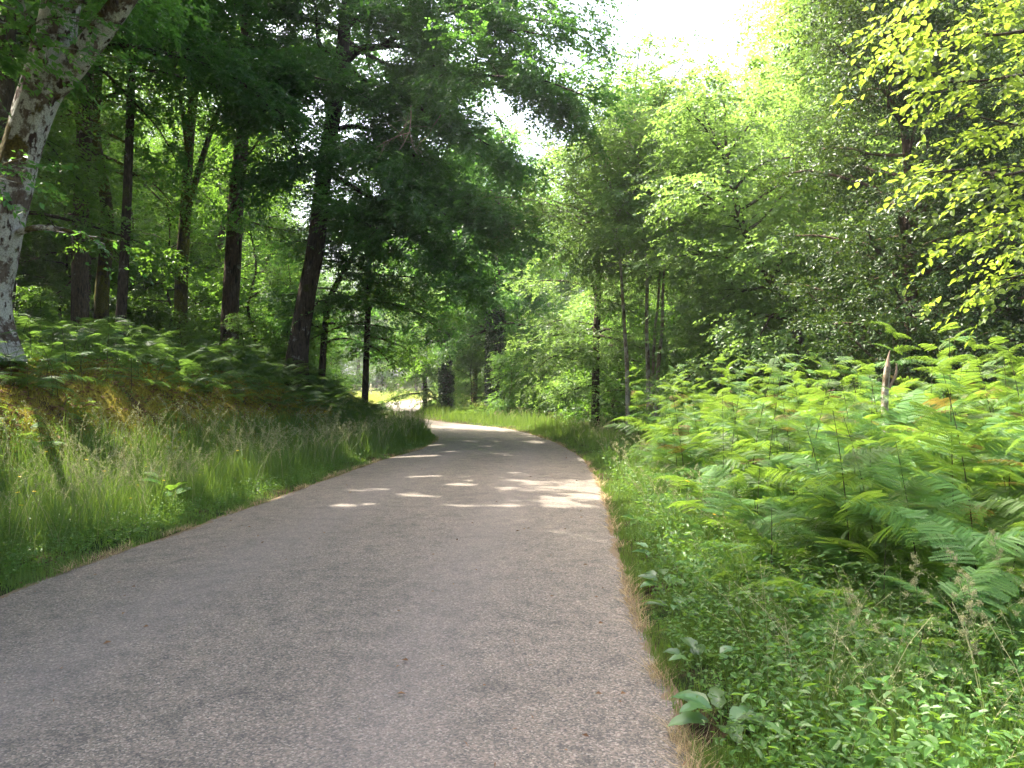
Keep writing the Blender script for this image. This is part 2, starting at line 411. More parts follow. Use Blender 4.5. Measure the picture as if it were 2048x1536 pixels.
ab = N(nt, 'ShaderNodeAttribute', attribute_name='bank'); af = N(nt, 'ShaderNodeAttribute', attribute_name='field')
c1 = mixc(nt, ab.outputs['Fac'], fl, bk)
nd = N(nt, 'ShaderNodeTexNoise', Scale=0.16, Detail=5.0, Roughness=0.6); L.new(tc.outputs['Object'], nd.inputs[0])
fld = ramp(nt, nd.outputs[0], [(0.35, (0.16, 0.22, 0.035)), (0.5, (0.24, 0.28, 0.06)), (0.62, (0.36, 0.31, 0.16))])
c2 = mixc(nt, af.outputs['Fac'], c1, fld)
pb = N(nt, 'ShaderNodeBsdfPrincipled', Roughness=0.95); pb.inputs['Specular IOR Level'].default_value = 0.1
L.new(c2, pb.inputs['Base Color'])
bp = N(nt, 'ShaderNodeBump', Strength=0.8, Distance=0.05); L.new(nb.outputs[0], bp.inputs['Height']); L.new(bp.outputs[0], pb.inputs['Normal'])
L.new(pb.outputs[0], out.inputs[0])
me = mesh_quads('ground', np.stack([GX, GY, GZ], -1), FQ, {'bank': bankmask, 'field': fieldmask}, m, True)
tag(link('ground', me), kind='structure')

# ------------------------------------------------------------ road
m, nt, out = new_mat('asphalt'); L = nt.links
tc = N(nt, 'ShaderNodeTexCoord')
def vor(scale, feat='F1'):
    v = N(nt, 'ShaderNodeTexVoronoi', Scale=float(scale), feature=feat); L.new(tc.outputs['Object'], v.inputs['Vector']); return v
v1 = vor(115); v2 = vor(70)
sep = N(nt, 'ShaderNodeSeparateColor'); L.new(v1.outputs['Color'], sep.inputs[0])
sep2 = N(nt, 'ShaderNodeSeparateColor'); L.new(v2.outputs['Color'], sep2.inputs[0])
chip = ramp(nt, sep.outputs[0], [(0.0, (0.045, 0.048, 0.050)), (0.3, (0.10, 0.098, 0.095)), (0.6, (0.175, 0.155, 0.140)), (0.85, (0.27, 0.235, 0.215)), (1.0, (0.42, 0.39, 0.36))])
chip2 = ramp(nt, sep2.outputs[1], [(0.0, (0.10, 0.10, 0.10)), (0.5, (0.17, 0.152, 0.138)), (1.0, (0.27, 0.225, 0.205))])
col = mixc(nt, 0.4, chip, chip2)
nl = N(nt, 'ShaderNodeTexNoise', Scale=0.55, Detail=6.0, Roughness=0.6); L.new(tc.outputs['Object'], nl.inputs[0])
var = ramp(nt, nl.outputs[0], [(0.3, (0.88, 0.88, 0.88)), (0.5, (1, 1, 1)), (0.7, (1.10, 1.08, 1.06))])
col = mixc(nt, 1.0, col, var, 'MULTIPLY')
ns = N(nt, 'ShaderNodeTexNoise', Scale=5.0, Detail=4.0, Roughness=0.7); L.new(tc.outputs['Object'], ns.inputs[0])
col = mixc(nt, 1.0, col, ramp(nt, ns.outputs[0], [(0.34, (0.74, 0.76, 0.77)), (0.50, (1.0, 1.0, 1.0)), (0.65, (1.10, 1.08, 1.06))]), 'MULTIPLY')
ae = N(nt, 'ShaderNodeAttribute', attribute_name='edge')
nee = N(nt, 'ShaderNodeTexNoise', Scale=7.0, Detail=5.0); L.new(tc.outputs['Object'], nee.inputs[0])
em = N(nt, 'ShaderNodeMath', operation='MULTIPLY_ADD'); L.new(nee.outputs[0], em.inputs[0]); em.inputs[1].default_value = 0.9; L.new(ae.outputs['Fac'], em.inputs[2])
ef = ramp(nt, em.outputs[0], [(0.95, (0, 0, 0)), (1.25, (1, 1, 1))])
col = mixc(nt, 1.0, col, (1.05, 1.0, 0.905), 'MULTIPLY')
col = mixc(nt, ef, col, (0.16, 0.115, 0.07))
at2 = N(nt, 'ShaderNodeAttribute', attribute_name='track')
tmul = N(nt, 'ShaderNodeMath', operation='MULTIPLY'); L.new(at2.outputs['Fac'], tmul.inputs[0]); tmul.inputs[1].default_value = 0.3
col = mixc(nt, tmul.outputs[0], col, (0.23, 0.20, 0.185))
pb = N(nt, 'ShaderNodeBsdfPrincipled', Roughness=0.85); pb.inputs['Specular IOR Level'].default_value = 0.3
L.new(col, pb.inputs['Base Color'])
bp = N(nt, 'ShaderNodeBump', Strength=0.7, Distance=0.006); L.new(v1.outputs['Distance'], bp.inputs['Height']); bp.invert = True
L.new(bp.outputs[0], pb.inputs['Normal']); L.new(pb.outputs[0], out.inputs[0])
M['asphalt'] = m
nu = 900; nv = 25
uu = np.linspace(0, ULEN, nu); vv = np.linspace(-1, 1, nv)
V = np.zeros((nu, nv, 3)); E = np.zeros((nu, nv)); TR = np.zeros((nu, nv))
for k, v in enumerate(vv):
    _, _, yc = road_pt(uu, 0)
    hw = half_w(yc)
    wob = ((fbm(uu * 2.2 + (9 if v > 0 else 77), uu * 0 + 3, 4) - 0.47) * 0.14 + 0.03) * (abs(v) ** 6)
    s = v * (hw + wob)
    x, y, _ = road_pt(uu, s)
    V[:, k, 0] = x; V[:, k, 1] = y
    V[:, k, 2] = 0.012 + 0.03 * (1 - v * v) + (fbm(x * .8, y * .8) - .47) * 0.02 - 0.012 * (abs(v) ** 12)
    E[:, k] = smooth(abs(v), 0.93, 1.0) * 0.8
    TR[:, k] = np.exp(-((abs(v) - 0.42) / 0.16) ** 2)
i, j = np.meshgrid(np.arange(nu - 1), np.arange(nv - 1), indexing='ij')
FQ = np.stack([i * nv + j, i * nv + j + 1, (i + 1) * nv + j + 1, (i + 1) * nv + j], -1).reshape(-1, 4)
tag(link('road', mesh_quads('road', V, FQ, {'edge': E.ravel(), 'track': TR.ravel()}, M['asphalt'], True)), kind='structure')

# ------------------------------------------------------------ sunlit patches: pruning of branches whose shade would fall there
# (x, y, z, radius, keep probability)
LIT = [(-7.2, 50, 0, 2.2, 0), (-8.0, 55, 0, 2.6, 0), (-9.0, 62, 0, 3.2, 0), (-10, 70, 0, 4, 0), (-11.5, 80, 0, 5, 0), (-14, 92, 0, 7, 0),
       (2.6, 20, 7.5, 1.6, .1), (1.8, 20, 6, 1.4, .1), (3.6, 21, 7, 1.6, .1), (2.8, 19.5, 4.6, 1.3, .1), (4.6, 18, 6, 1.6, .1),
       (-6.2, 9.2, 1.6, 1.3, .0), (-5.4, 8.4, .7, .8, .0), (-4.7, 8.8, .4, .8, .1), (-4.4, 11, .6, .9, .1), (-5.0, 10, 1.0, .8, .1), (-5.4, 13.5, 1.0, .7, .1), (-4.3, 15, .5, .6, .15), (3.0, 6.8, 1.2, .9, .05), (3.4, 9.0, 1.6, 1.3, .05), (4.6, 7.5, 1.8, 1.4, .05),
       (4.6, 10.5, 1.8, 1.4, .05), (6.4, 9.0, 1.8, 1.5, .05), (6.0, 12, 1.9, 1.4, .1), (7.6, 11, 2, 1.5, .05), (5.5, 7, 6, 2.0, .05), (6.2, 10.5, 5, 2, .2),
       (-1.6, 34, .6, 1.2, .0), (4.5, 24, 1, 1.0, .1)]
def dapple(w):
    """True where a leaf would shade one of the many small sunlit flecks of the place"""
    q = w - TO_SUN / TO_SUN[2] * (w[:, 2:3] - np.interp(w[:, 0] - w[:, 2] * TO_SUN[0] / TO_SUN[2], [-12, -9, -6, -4, 1.2, 3], [3.5, 3.0, 1.6, 0, 0, 1.4])[:, None])
    x, y = q[:, 0], q[:, 1]
    n = fbm(x * 1.5 + 13, y * 1.9 + 7, 4)
    on_road = (x > -3.6) & (x < 1.3)
    thr = np.where(on_road, np.interp(y, [8.6, 9.6, 12.5, 13.6, 15, 19, 22, 26, 30], [2, .60, .585, .64, .60, .61, .63, .61, .59]), .5)
    thr = np.where(x <= -3.6, np.interp(y, [3, 5, 8, 14, 30, 50], [.9, .60, .51, .53, .565, .555]), thr)
    thr = np.where(x >= 1.3, np.interp(y, [2.5, 4.2, 5.5, 8, 30], [2, .62, .47, .42, .44]), thr)
    thr = np.where((x >= 1.3) & (y > 13.5) & (y < 30), .56, thr)
    thr = np.where((y > 30) & (x > -7), .64, thr)
    return n > thr
def sun_keep(O, rng, extra=None):
    keep = np.ones(len(O), bool)
    for (lx, ly, lz, r, pk) in (LIT + (extra or [])):
        d = O - np.array([lx, ly, lz]); a = d @ TO_SUN
        perp = np.linalg.norm(d - a[:, None] * TO_SUN, axis=1)
        keep &= ~((perp < r) & (a > 1.0) & (rng.rand(len(O)) > pk))
    return keep & ~(dapple(O) & (O[:, 2] > 5.0))

# ------------------------------------------------------------ tree builder
class Tree:
    def __init__(s, seed, origin):
        s.r = rs(seed); s.o = np.array(origin, float); s.wood = Acc(); s.limbw = Acc()
        s.SO = []; s.SD = []; s.SS = []; s.seed = seed
    def trunk(s, pts, rad, sides=14, rough=0.07, flare=0.35):
        s.tp = np.array(pts, float) ; s.tr = np.array(rad, float)
        tube(s.wood, s.tp - s.o, s.tr, sides, rough, s.seed % 17, flare, 5)
        s.L = np.concatenate([[0], np.cumsum(np.linalg.norm(np.diff(s.tp, axis=0), axis=1))])
    def at(s, f):
        l = f * s.L[-1]
        return np.array([np.interp(l, s.L, s.tp[:, k]) for k in range(3)]), float(np.interp(l, s.L, s.tr))
    def limb(s, pts, r0, r1=0.012, seclen=1.6, frm=0.2, step=0.36, twig=0.42, tstep=0.24, flat=True, own=None, lift=0.0, sides=6):
        pts = np.array(pts, float); rng = s.r
        q = catmull3(pts, 5)
        rad = r0 + (r1 - r0) * np.linspace(0, 1, len(q)) ** 0.8
        tube(own or s.limbw, q - s.o, rad, sides, 0.05 if sides > 5 else 0)
        L = np.concatenate([[0], np.cumsum(np.linalg.norm(np.diff(q, axis=0), axis=1))]); T = L[-1]
        sg = 1 if rng.rand() < .5 else -1
        l = frm * T
        while l < T:
            f = l / T; p = np.array([np.interp(l, L, q[:, k]) for k in range(3)])
            p2 = np.array([np.interp(min(l + .2, T), L, q[:, k]) for k in range(3)]) ; p1 = np.array([np.interp(max(l - .2, 0), L, q[:, k]) for k in range(3)])
            d = unit(p2 - p1); up = np.array([0, 0, 1.0])
            side = unit(np.cross(d, up)) * sg; sg = -sg
            a = radians(rng.uniform(35, 62))
            sd = d * cos(a) + side * sin(a)
            if not flat:
                sd = unit(sd + rng.randn(3) * 0.45)
            sd[2] = sd[2] * 0.5 + lift + rng.randn() * 0.12
            sd = unit(sd)
            ln = seclen * (1 - 0.72 * f) * rng.uniform(0.55, 1.2)
            s.secondary(p, sd, ln, twig, tstep, flat, lift, r0 * 0.25 * (1 - .7 * f) + 0.004)
            l += step * rng.uniform(0.7, 1.4)
        s.SO.append(q[-1]); s.SD.append(unit(q[-1] - q[-2])); s.SS.append(twig * 1.2)
    def secondary(s, p, d, ln, twig, tstep, flat, lift, r):
        rng = s.r; n = 4
        pts = [p]; dd = d.copy()
        for k in range(n):
            dd = unit(dd + rng.randn(3) * 0.10 + np.array([0, 0, -0.05 + lift * .2])); pts.append(pts[-1] + dd * ln / n)
        pts = np.array(pts)
        tube(s.limbw, pts - s.o, np.linspace(r, 0.003, n + 1), 3)
        m_ = max(2, int(ln / tstep)); sg = 1 if rng.rand() < .5 else -1
        for k in range(m_):
            f = (k + 0.5 + rng.rand() * .5) / m_; f = min(f, 1.0)
            i = min(int(f * n), n - 1); q = pts[i] + (pts[i + 1] - pts[i]) * (f * n - i)
            d0 = unit(pts[i + 1] - pts[i]); side = unit(np.cross(d0, [0, 0, 1.0])) * sg; sg = -sg
            a = radians(rng.uniform(30, 65)); td = d0 * cos(a) + side * sin(a)
            if not flat: td = unit(td + rng.randn(3) * .6)
            s.SO.append(q); s.SD.append(td); s.SS.append(twig * rng.uniform(.6, 1.25) * (1 - .3 * f))
        s.SO.append(pts[-1]); s.SD.append(dd); s.SS.append(twig)
    def auto(s, n, f0, f1, len0, len1, el0, el1, seclen=1.5, bias=None, bias_amt=0.0, droop=0.25, r_rel=0.35, skip=None, **kw):
        """n limbs from trunk fraction f0..f1, length len0 (low) .. len1 (high), elevation el0..el1 degrees"""
        rng = s.r; az = rng.rand() * 6.28
        for k in range(n):
            f = f0 + (f1 - f0) * (k + rng.rand() * .8) / n; u = (f - f0) / (f1 - f0 + 1e-6)
            p, r = s.at(f); az += 2.4 + rng.randn() * .3
            ln = (len0 + (len1 - len0) * u) * rng.uniform(.7, 1.2)
            el = radians(el0 + (el1 - el0) * u + rng.randn() * 8)
            if bias is not None:
                c_ = cos(az - bias); ln *= 1 + bias_amt * c_
            d = np.array([cos(az) * cos(el), sin(az) * cos(el), sin(el)])
            if skip is not None and skip(p, d): continue
            pts = [p]; m_ = 5
            for j in range(m_):
                d = unit(d + rng.randn(3) * .15 + np.array([0, 0, -droop * (j + 1) / m_ * .6])); pts.append(pts[-1] + d * ln / m_)
            s.limb(pts, min(r * r_rel + .012, r * .8), seclen=seclen, **kw)
    def build(s, parts, prune=None, leafL=.08, leafW=.052, nl=10, jit=.28, shape='diamond', leaf='beech', bark='bark_dark', droop=.25, name='tree', rz=0, umul=1.0, mult=4, spread=1.0):
        root = empty(name, tuple(s.o))
        wm = s.wood.mesh('trunk', M[bark], True)
        link('trunk', wm, root)
        if s.limbw.V: link('branches', s.limbw.mesh('branches', M[bark], True), root)
        O = np.array(s.SO); D = np.array(s.SD); S = np.array(s.SS)
        if prune: 
            k = prune(O); O, D, S = O[k], D[k], S[k]
        if mult > 1:
            m_ = len(O); O = np.repeat(O, mult, 0); D = np.repeat(D, mult, 0); S = np.repeat(S, mult); g = s.r
            e = g.randn(len(O), 3) * np.array([.16, .16, .10]) * spread; e[::mult] = 0
            O = O + e; D = unit(D + g.randn(len(O), 3) * np.array([.55, .55, .22])); S = S * g.uniform(.7, 1.15, len(O))
        a = Acc(); n = len(O)
        # tint varies smoothly by clump (age and exposure of the foliage)
        tb = np.clip(fbm(O[:, 0] * .8 + O[:, 2] * .5, O[:, 1] * .8 + O[:, 2] * .6, 3) * 1.6 - .25, 0, 1)
        sprays(a, O - s.o, D, np.array([0, 0, 1.0]) + s.r.randn(n, 3) * .22 * umul, S, s.r, leafL, leafW, nl, jit, shape, droop, tb)
        link('crown', a.mesh('crown', M[leaf]), root)
        print('LEAVES', name, n * nl)
        return root
def catmull3(p, n):
    q = np.vstack([2 * p[0] - p[1], p, 2 * p[-1] - p[-2]]); out = []
    for i in range(1, len(q) - 2):
        for k in range(n):
            t = k / n
            out.append(0.5 * ((2 * q[i]) + (-q[i - 1] + q[i + 1]) * t + (2 * q[i - 1] - 5 * q[i] + 4 * q[i + 1] - q[i + 2]) * t * t + (-q[i - 1] + 3 * q[i] - 3 * q[i + 1] + q[i + 2]) * t ** 3))
    out.append(q[-2]); return np.array(out)

# ------------------------------------------------------------ trees of the left bank
def foot(px, d):
    x = (px - 1024) / F * d
    return (x, d, gz(x, d) - 0.08)
def stemline(base, pts): return [base] + [P(*p) for p in pts]

# 1 big forked lichen covered tree
b = foot(-22, 11)
A = Tree(11, b)
A.trunk(stemline(b, [(-25, 600, 11), (-3, 500, 11), (19, 400, 11), (47, 290, 11), (75, 205, 11), (99, 140, 10.95), (123, 20, 10.9), (156, -160, 10.8), (181, -420, 10.6), (206, -760, 10.4)]),
        [.33, .275, .26, .25, .24, .26, .28, .235, .21, .16, .07], 28, .12, .45)
fork = [P(84, 190, 11), P(128, 150, 10.9), P(164, 110, 10.8), (P(225, 32, 10.7)), P(290, -60, 10.5), P(400, -220, 10.0), P(500, -420, 9.6)]
own = Acc()
tube(own, np.array(fork) - A.o, [.20, .19, .165, .150, .13, .09, .05], 20, .08, 3, 0, 5)
A.tp = np.vstack([A.tp]); 
A.auto(26, .66, 1.0, 5.0, 2.6, 12, 55, 1.7, bias=radians(-30), bias_amt=.35, twig=.42, tstep=.24)
for q in ([P(290, -60, 10.5), P(420, -130, 9.2), P(560, -150, 8), P(680, -120, 7)], [P(350, -140, 10.2), P(520, -300, 10), P(760, -330, 10), P(960, -300, 9.5)],
          [P(400, -220, 10), P(470, -400, 8.6), P(560, -520, 7.2), P(700, -560, 6)], [P(500, -420, 9.6), P(640, -560, 10.2), P(820, -640, 11), P(1000, -640, 11)],
          [P(105, 150, 11), P(60, 60, 9.6), P(20, -60, 8.4), P(-60, -160, 7.2)], [P(135, 20, 10.9), P(330, -170, 8.6), P(560, -420, 6.8), P(800, -800, 5.4)],
          [P(165, -160, 10.8), P(420, -330, 8.2), P(700, -620, 6.2), P(1000, -1200, 4.4)],
          # low leafy boughs hanging in front of the trunk at the left edge
          [P(-80, 380, 11), P(-90, 350, 9.6), P(-50, 345, 8.8), P(-10, 360, 8.2)],
          [P(20, 470, 11), P(80, 455, 10.8), P(150, 465, 10.6), P(210, 490, 10.3)]):
    A.limb(q, .06, seclen=1.5, twig=.40, tstep=.22, frm=.25)
root = A.build(None, leafL=.085, leafW=.055, nl=10, leaf='beech', bark='bark_lichen', name='broadleaf_tree', mult=3, spread=1.0)
link('fork', own.mesh('fork', M['bark_lichen'], True), root)
tag(root, 'big forked tree with white lichen and moss on its bark, at the left edge', 'tree')

# trees added at the left, mostly out of frame, to shade the road
for k, (x, y) in enumerate([(-9.6, 5.6), (-8.8, 1.2), (-14.5, 11.0), (-10.5, -2.5), (-10.4, 15.4), (-9.2, 8.3), (-8.6, 4.0), (-9.7, 19.0)]):
    b = (x, y, gz(x, y) - .1); t = Tree(81 + k, b)
    t.trunk([b, (x + .2, y, 5), (x + .3, y + .1, 9), (x + .5, y, 14)], [.25, .2, .15, .04] if k != 7 else [.13, .11, .09, .03], 12, .06, .3)
    t.auto(34, .55 if k in (2, 4, 5) else .62 if k == 7 else .34, .98, 5.6, 3.0, 5, 50, 1.9, twig=.5, tstep=.3, bias=0, bias_amt=.25)
    root = t.build(None, leafL=.11, leafW=.07, nl=9, leaf='beech', bark='bark_dark', name='added_shade_tree', mult=9, spread=1.8)
    tag(root, 'tree added on the left bank so that its crown shades the road', 'tree', 'trees added to shade the road')

# 2 main beech leaning over the road
b = foot(588, 22)
E = Tree(21, b)
E.trunk(stemline(b, [(597, 690, 22), (612, 600, 22), (630, 500, 22), (642, 400, 22), (652, 320, 22), (668, 225, 22), (682, 130, 21.9), (692, 30, 21.8), (704, -80, 21.6), (720, -260, 21.3), (735, -500, 21)]),
        [.33, .275, .25, .24, .23, .22, .20, .19, .165, .14, .09, .03], 20, .08, .5)
own = Acc()
for q, r in (
    ([P(693, 118, 21.9), P(722, 98, 21.5), P(765, 92, 21), P(800, 72, 20.3), P(900, 70, 19), P(1010, 60, 17.8), P(1120, 75, 17)], .15),
    ([P(740, 97, 21.2), P(800, 92, 20.6), P(836, 112, 20.2), P(870, 135, 19.6), P(960, 150, 18.4), P(1080, 160, 17.2), P(1190, 200, 16.6)], .09),
    ([P(684, 130, 21.9), P(760, 172, 21.6), P(900, 168, 20.6), P(1010, 172, 19.4), P(1110, 215, 18.4), P(1165, 262, 18)], .08),
    ([P(672, 205, 22), P(704, 190, 21.7), P(745, 184, 21), P(800, 205, 20), P(880, 235, 19), P(960, 280, 18.2), P(1040, 330, 17.6)], .085),
    ([P(664, 262, 22), P(705, 253, 21.7), P(765, 270, 21), P(825, 310, 20.2), P(880, 362, 19.6), P(940, 410, 19), P(1010, 440, 18.6)], .085),
    ([P(655, 345, 22), P(700, 370, 21.8), P(745, 395, 21.4), P(850, 420, 20.6), P(950, 450, 19.8), P(1045, 480, 19.2)], .085),
    ([P(660, 300, 22), P(700, 300, 20.8), P(770, 330, 19.6), P(860, 400, 18.6), P(940, 480, 18)], .06),
    ([P(696, 20, 21.8), P(760, -30, 21.2), P(850, -55, 20.2), P(980, -60, 19), P(1110, -45, 18), P(1200, -10, 17.4)], .10),
    ([P(700, -60, 21.7), P(770, -130, 21), P(900, -190, 20), P(1060, -190, 19), P(1170, -150, 18.4)], .09),
    ([P(690, 60, 21.9), P(740, 20, 20.6), P(830, 20, 19.2), P(940, 10, 18), P(1040, 0, 17)], .07),
    ([P(676, 160, 21.9), P(650, 160, 21.2), P(618, 178, 20.6), P(560, 200, 19.8), P(490, 250, 19.2)], .11),
    ([P(684, 110, 21.9), P(640, 90, 21.6), P(632, 20, 21.4), P(610, -60, 21)], .10),
    ([P(655, 330, 22), P(610, 330, 21), P(560, 350, 20), P(520, 390, 19.4)], .06),
    ([P(640, 420, 22), P(700, 440, 20.4), P(790, 470, 19.4), P(890, 530, 18.8), P(960, 590, 18.4)], .05),
    ([P(642, 400, 22), P(670, 420, 23.4), P(760, 450, 24.6), P(850, 500, 25.4), P(950, 540, 26)], .06),
    ([P(700, 40, 21.8), P(790, 40, 21), P(900, 20, 20), P(1020, 30, 19), P(1140, 60, 18.4), P(1200, 110, 18)], .08),
    ([P(690, 80, 21.9), P(780, 130, 22.6), P(900, 140, 23), P(1030, 120, 23), P(1150, 130, 22.6)], .08),
    ([P(676, 190, 22), P(770, 220, 22.8), P(880, 270, 23.2), P(980, 320, 23), P(1080, 350, 22.6)], .08),
    ([P(735, -100, 21), P(850, -280, 20), P(980, -330, 19), P(1100, -290, 18)], .07)):
    E.limb(q, r, own=own, seclen=2.2, twig=.46, tstep=.23, frm=.22, step=.34)
E.auto(18, .52, .98, 4.6, 2.6, 4, 50, 1.7, bias=radians(20), bias_amt=.2, skip=lambda p, d: d[0] > .45 and p[2] > 9)
root = E.build(None, leafL=.10, leafW=.066, nl=9, leaf='beech', bark='bark_dark', name='beech_tree', mult=20, spread=1.9)
link('limbs', own.mesh('limbs', M['bark_dark'], True), root)
tag(root, 'large dark beech on the left bank reaching its leafy limbs out over the road', 'tree')
dead = Acc(); dr = rs(5)
p0 = np.array(P(822, 212, 17.6)) - E.o
def deadtwig(p, d, L, r, depth):
    n = 4; pts = [p]
    for k in range(n):
        d = unit(d + dr.randn(3) * .25); pts.append(pts[-1] + d * L / n)
    tube(dead, pts, np.linspace(r, r * .4, n + 1), 5)
    if depth: 
        for k in range(3): deadtwig(pts[1 + k], unit(d + dr.randn(3) * .9), L * .55, r * .5, depth - 1)
deadtwig(p0, np.array([-.1, 0, -1.0]), 1.3, .016, 2)
deadtwig(p0 + np.array([0, 0, -.6]), np.array([-.9, 0, .1]), .9, .014, 1)
deadtwig(np.array(P(885, 225, 17.6)) - E.o, np.array([-.4, 0, -.7]), .9, .012, 1)
tag(link('dead_branch', dead.mesh('dead_branch', M['twig']), root), 'pale leafless dead branch hanging under the limbs')

# 3 tall straight stems
b = foot(457, 24)
D = Tree(31, b)
D.trunk(stemline(b, [(460, 640, 24), (466, 520, 24), (472, 400, 24), (482, 300, 24), (488, 200, 24), (492, 60, 24), (494, -120, 24), (498, -400, 23.8)]),
        [.30, .265, .25, .235, .21, .19, .17, .13, .04], 18, .07, .4)
D.auto(26, .55, 1.0, 5.0, 2.8, -5, 40, 1.7)
D.limb([P(478, 330, 24), P(500, 305, 23.6), P(530, 260, 23), P(560, 200, 22)], .06)
D.limb([P(470, 430, 24), P(520, 450, 23), P(575, 462, 22.4)], .035, seclen=1.2)
root = D.build(None, leafL=.10, leafW=.065, nl=10, leaf='beech_far', bark='bark_brown', name='woodland_tree', mult=8, spread=1.6)
tag(root, 'straight brown trunk with a sunlit patch at its foot, left of the leaning beech', 'tree')

b = foot(362, 26)
T = Tree(33, b)
T.trunk(stemline(b, [(362, 600, 26), (366, 500, 26), (372, 420, 26), (376, 330, 26), (386, 200, 26), (398, 60, 26), (410, -120, 25.8), (420, -350, 25.6)]),
        [.24, .205, .20, .175, .155, .14, .12, .10, .03], 16, .07, .4)
T.limb([P(372, 430, 26), P(392, 360, 25.8), P(415, 285, 25.5), P(440, 215, 25.2), P(475, 140, 24.8), P(500, 60, 24.4)], .14, .04, frm=.45)
T.limb([P(378, 340, 26), P(368, 240, 25.6), P(352, 150, 25.2), P(338, 50, 25), P(318, -60, 24.8)], .10, .03, frm=.4)
T.limb([P(398, 60, 26), P(360, 60, 25), P(310, 50, 24), P(270, 30, 23.4)], .07, frm=.3)
T.auto(22, .52, 1.0, 3.4, 2.0, 0, 45, 1.5)
root = T.build(None, leafL=.10, leafW=.065, nl=10, leaf='beech_far', bark='bark_mossy', name='woodland_tree', mult=8, spread=1.6)
tag(root, 'tree splitting into a V with yellow moss low on its trunk', 'tree')

b = foot(160, 24)
B = Tree(35, b)
B.trunk(stemline(b, [(160, 560, 24), (161, 450, 24), (166, 330, 24), (172, 200, 24), (176, 60, 24), (184, -150, 24), (190, -420, 24)]),
        [.28, .245, .235, .225, .205, .19, .15, .05], 16, .07, .3)
B.auto(20, .55, 1.0, 3.4, 2.2, 0, 40, 1.5)
root = B.build(None, leafL=.10, leafW=.065, nl=10, leaf='beech_far', bark='bark_brown', name='woodland_tree', mult=8, spread=1.6)
tag(root, 'reddish brown upright trunk just right of the lichen covered fork', 'tree')

# 4 thin leaning sapling beside the main beech
b = foot(640, 25)
S = Tree(41, b)
S.trunk(stemline(b, [(655, 620, 25), (690, 540, 24.6), (735, 470, 24), (775, 425, 23.4), (830, 370, 22.8), (890, 330, 22)]), [.12, .10, .09, .075, .06, .045, .02], 10, .05, .2)
for q in ([P(700, 525, 24.5), P(770, 500, 24), P(870, 495, 23.4), P(950, 510, 22.8)], [P(715, 500, 24.4), P(780, 480, 24), P(860, 470, 23.6), P(930, 450, 23)],
          [P(690, 545, 24.6), P(760, 550, 24), P(850, 560, 23.2), P(920, 600, 22.6)], [P(740, 465, 24), P(720, 420, 23.6), P(700, 370, 23)],
          [P(670, 590, 24.8), P(740, 600, 23.8), P(820, 620, 23), P(880, 660, 22.4)], [P(655, 610, 25), P(610, 590, 24), P(560, 590, 23)]):
    S.limb(q, .035, seclen=1.4, twig=.42, tstep=.2, frm=.12)
S.auto(26, .2, 1, 2.6, 1.6, 5, 30, 1.3)
root = S.build(None, leafL=.085, leafW=.055, nl=10, leaf='beech', bark='bark_dark', name='beech_sapling', mult=9, spread=1.6)
tag(root, 'thin beech sapling leaning right out of the shade behind the big beech', 'tree')

# ------------------------------------------------------------ prototypes that the woods repeat
def proto_tall(seed, H, leaf, bark, low=.28, r=.2, rad=3.6, leafL=.12, mult=9):
    t = Tree(seed, (0, 0, 0)); rr = rs(seed + 1); lean = rr.randn(2) * .03
    n = 7; pts = [(lean[0] * H * (k / n) + .12 * rr.randn() * (k > 0), lean[1] * H * (k / n) + .12 * rr.randn() * (k > 0), H * k / n) for k in range(n + 1)]
    t.trunk(pts, list(np.linspace(r, .03, n + 1)), 10, .06, .35)
    t.auto(36, low, .98, rad, rad * .45, -2, 52, 1.9, twig=.60, tstep=.34, step=.45)
    return t.build(None, leafL=leafL, leafW=leafL * .62, nl=9, leaf=leaf, bark=bark, name='woodland_tree', jit=.35, mult=mult, spread=2.0 if mult < 10 else 2.6)
def proto_low(seed, H, leaf, bark, r=.07, rad=2.2, leafL=.10):
    t = Tree(seed, (0, 0, 0)); rr = rs(seed + 1)
    n = 5; pts = [(.15 * rr.randn() * (k > 0), .15 * rr.randn() * (k > 0), H * k / n) for k in range(n + 1)]
    t.trunk(pts, list(np.linspace(r, .015, n + 1)), 7, .05, .2)
    t.auto(20, .12, .97, rad, rad * .4, -4, 35, 1.2, twig=.5, tstep=.3, step=.38)
    return t.build(None, leafL=leafL, leafW=leafL * .62, nl=9, leaf=leaf, bark=bark, name='understory_tree', jit=.3, mult=9, spread=1.9)
PT = [proto_tall(101, 17, 'beech_far', 'bark_brown', .30, .20), proto_tall(102, 15, 'beech_far', 'bark_dark', .22, .17, 3.4), proto_tall(103, 19, 'beech_far', 'bark_mossy', .36, .23, 4.0)]
PL = [proto_low(111, 6.5, 'beech_far', 'bark_dark'), proto_low(112, 5.0, 'beech_far', 'bark_mossy', .05, 2.0), proto_low(113, 8.0, 'beech_far', 'bark_dark', .08, 2.6)]
PR = [proto_tall(121, 13, 'birch', 'bark_pale', .10, .10, 3.2, .085, 16), proto_tall(122, 13.5, 'lime', 'bark_pale', .10, .12, 3.4, .09, 14), proto_tall(123, 12, 'birch', 'bark_dark', .08, .09, 3.0, .085, 16)]
PRL = [proto_low(131, 6.0, 'birch', 'bark_dark', .05, 2.2, .10), proto_low(132, 4.5, 'beech_far', 'bark_dark', .05, 2.0, .10)]
PLACED = []
def place(protos, x, y, label, group, sc=1.0, rng=None, cat='tree', sink=.1):
    k = rng.randint(len(protos)); src = protos[k]
    o = copy_tree(src)
    o.location = (x, y, gz(x, y) - sink); o.rotation_euler = (0, 0, rng.rand() * 6.28); o.scale = (sc * rng.uniform(.95, 1.05),) * 2 + (sc * rng.uniform(.92, 1.08),)
    tag(o, label, cat, group); PLACED.append((x, y)); return o
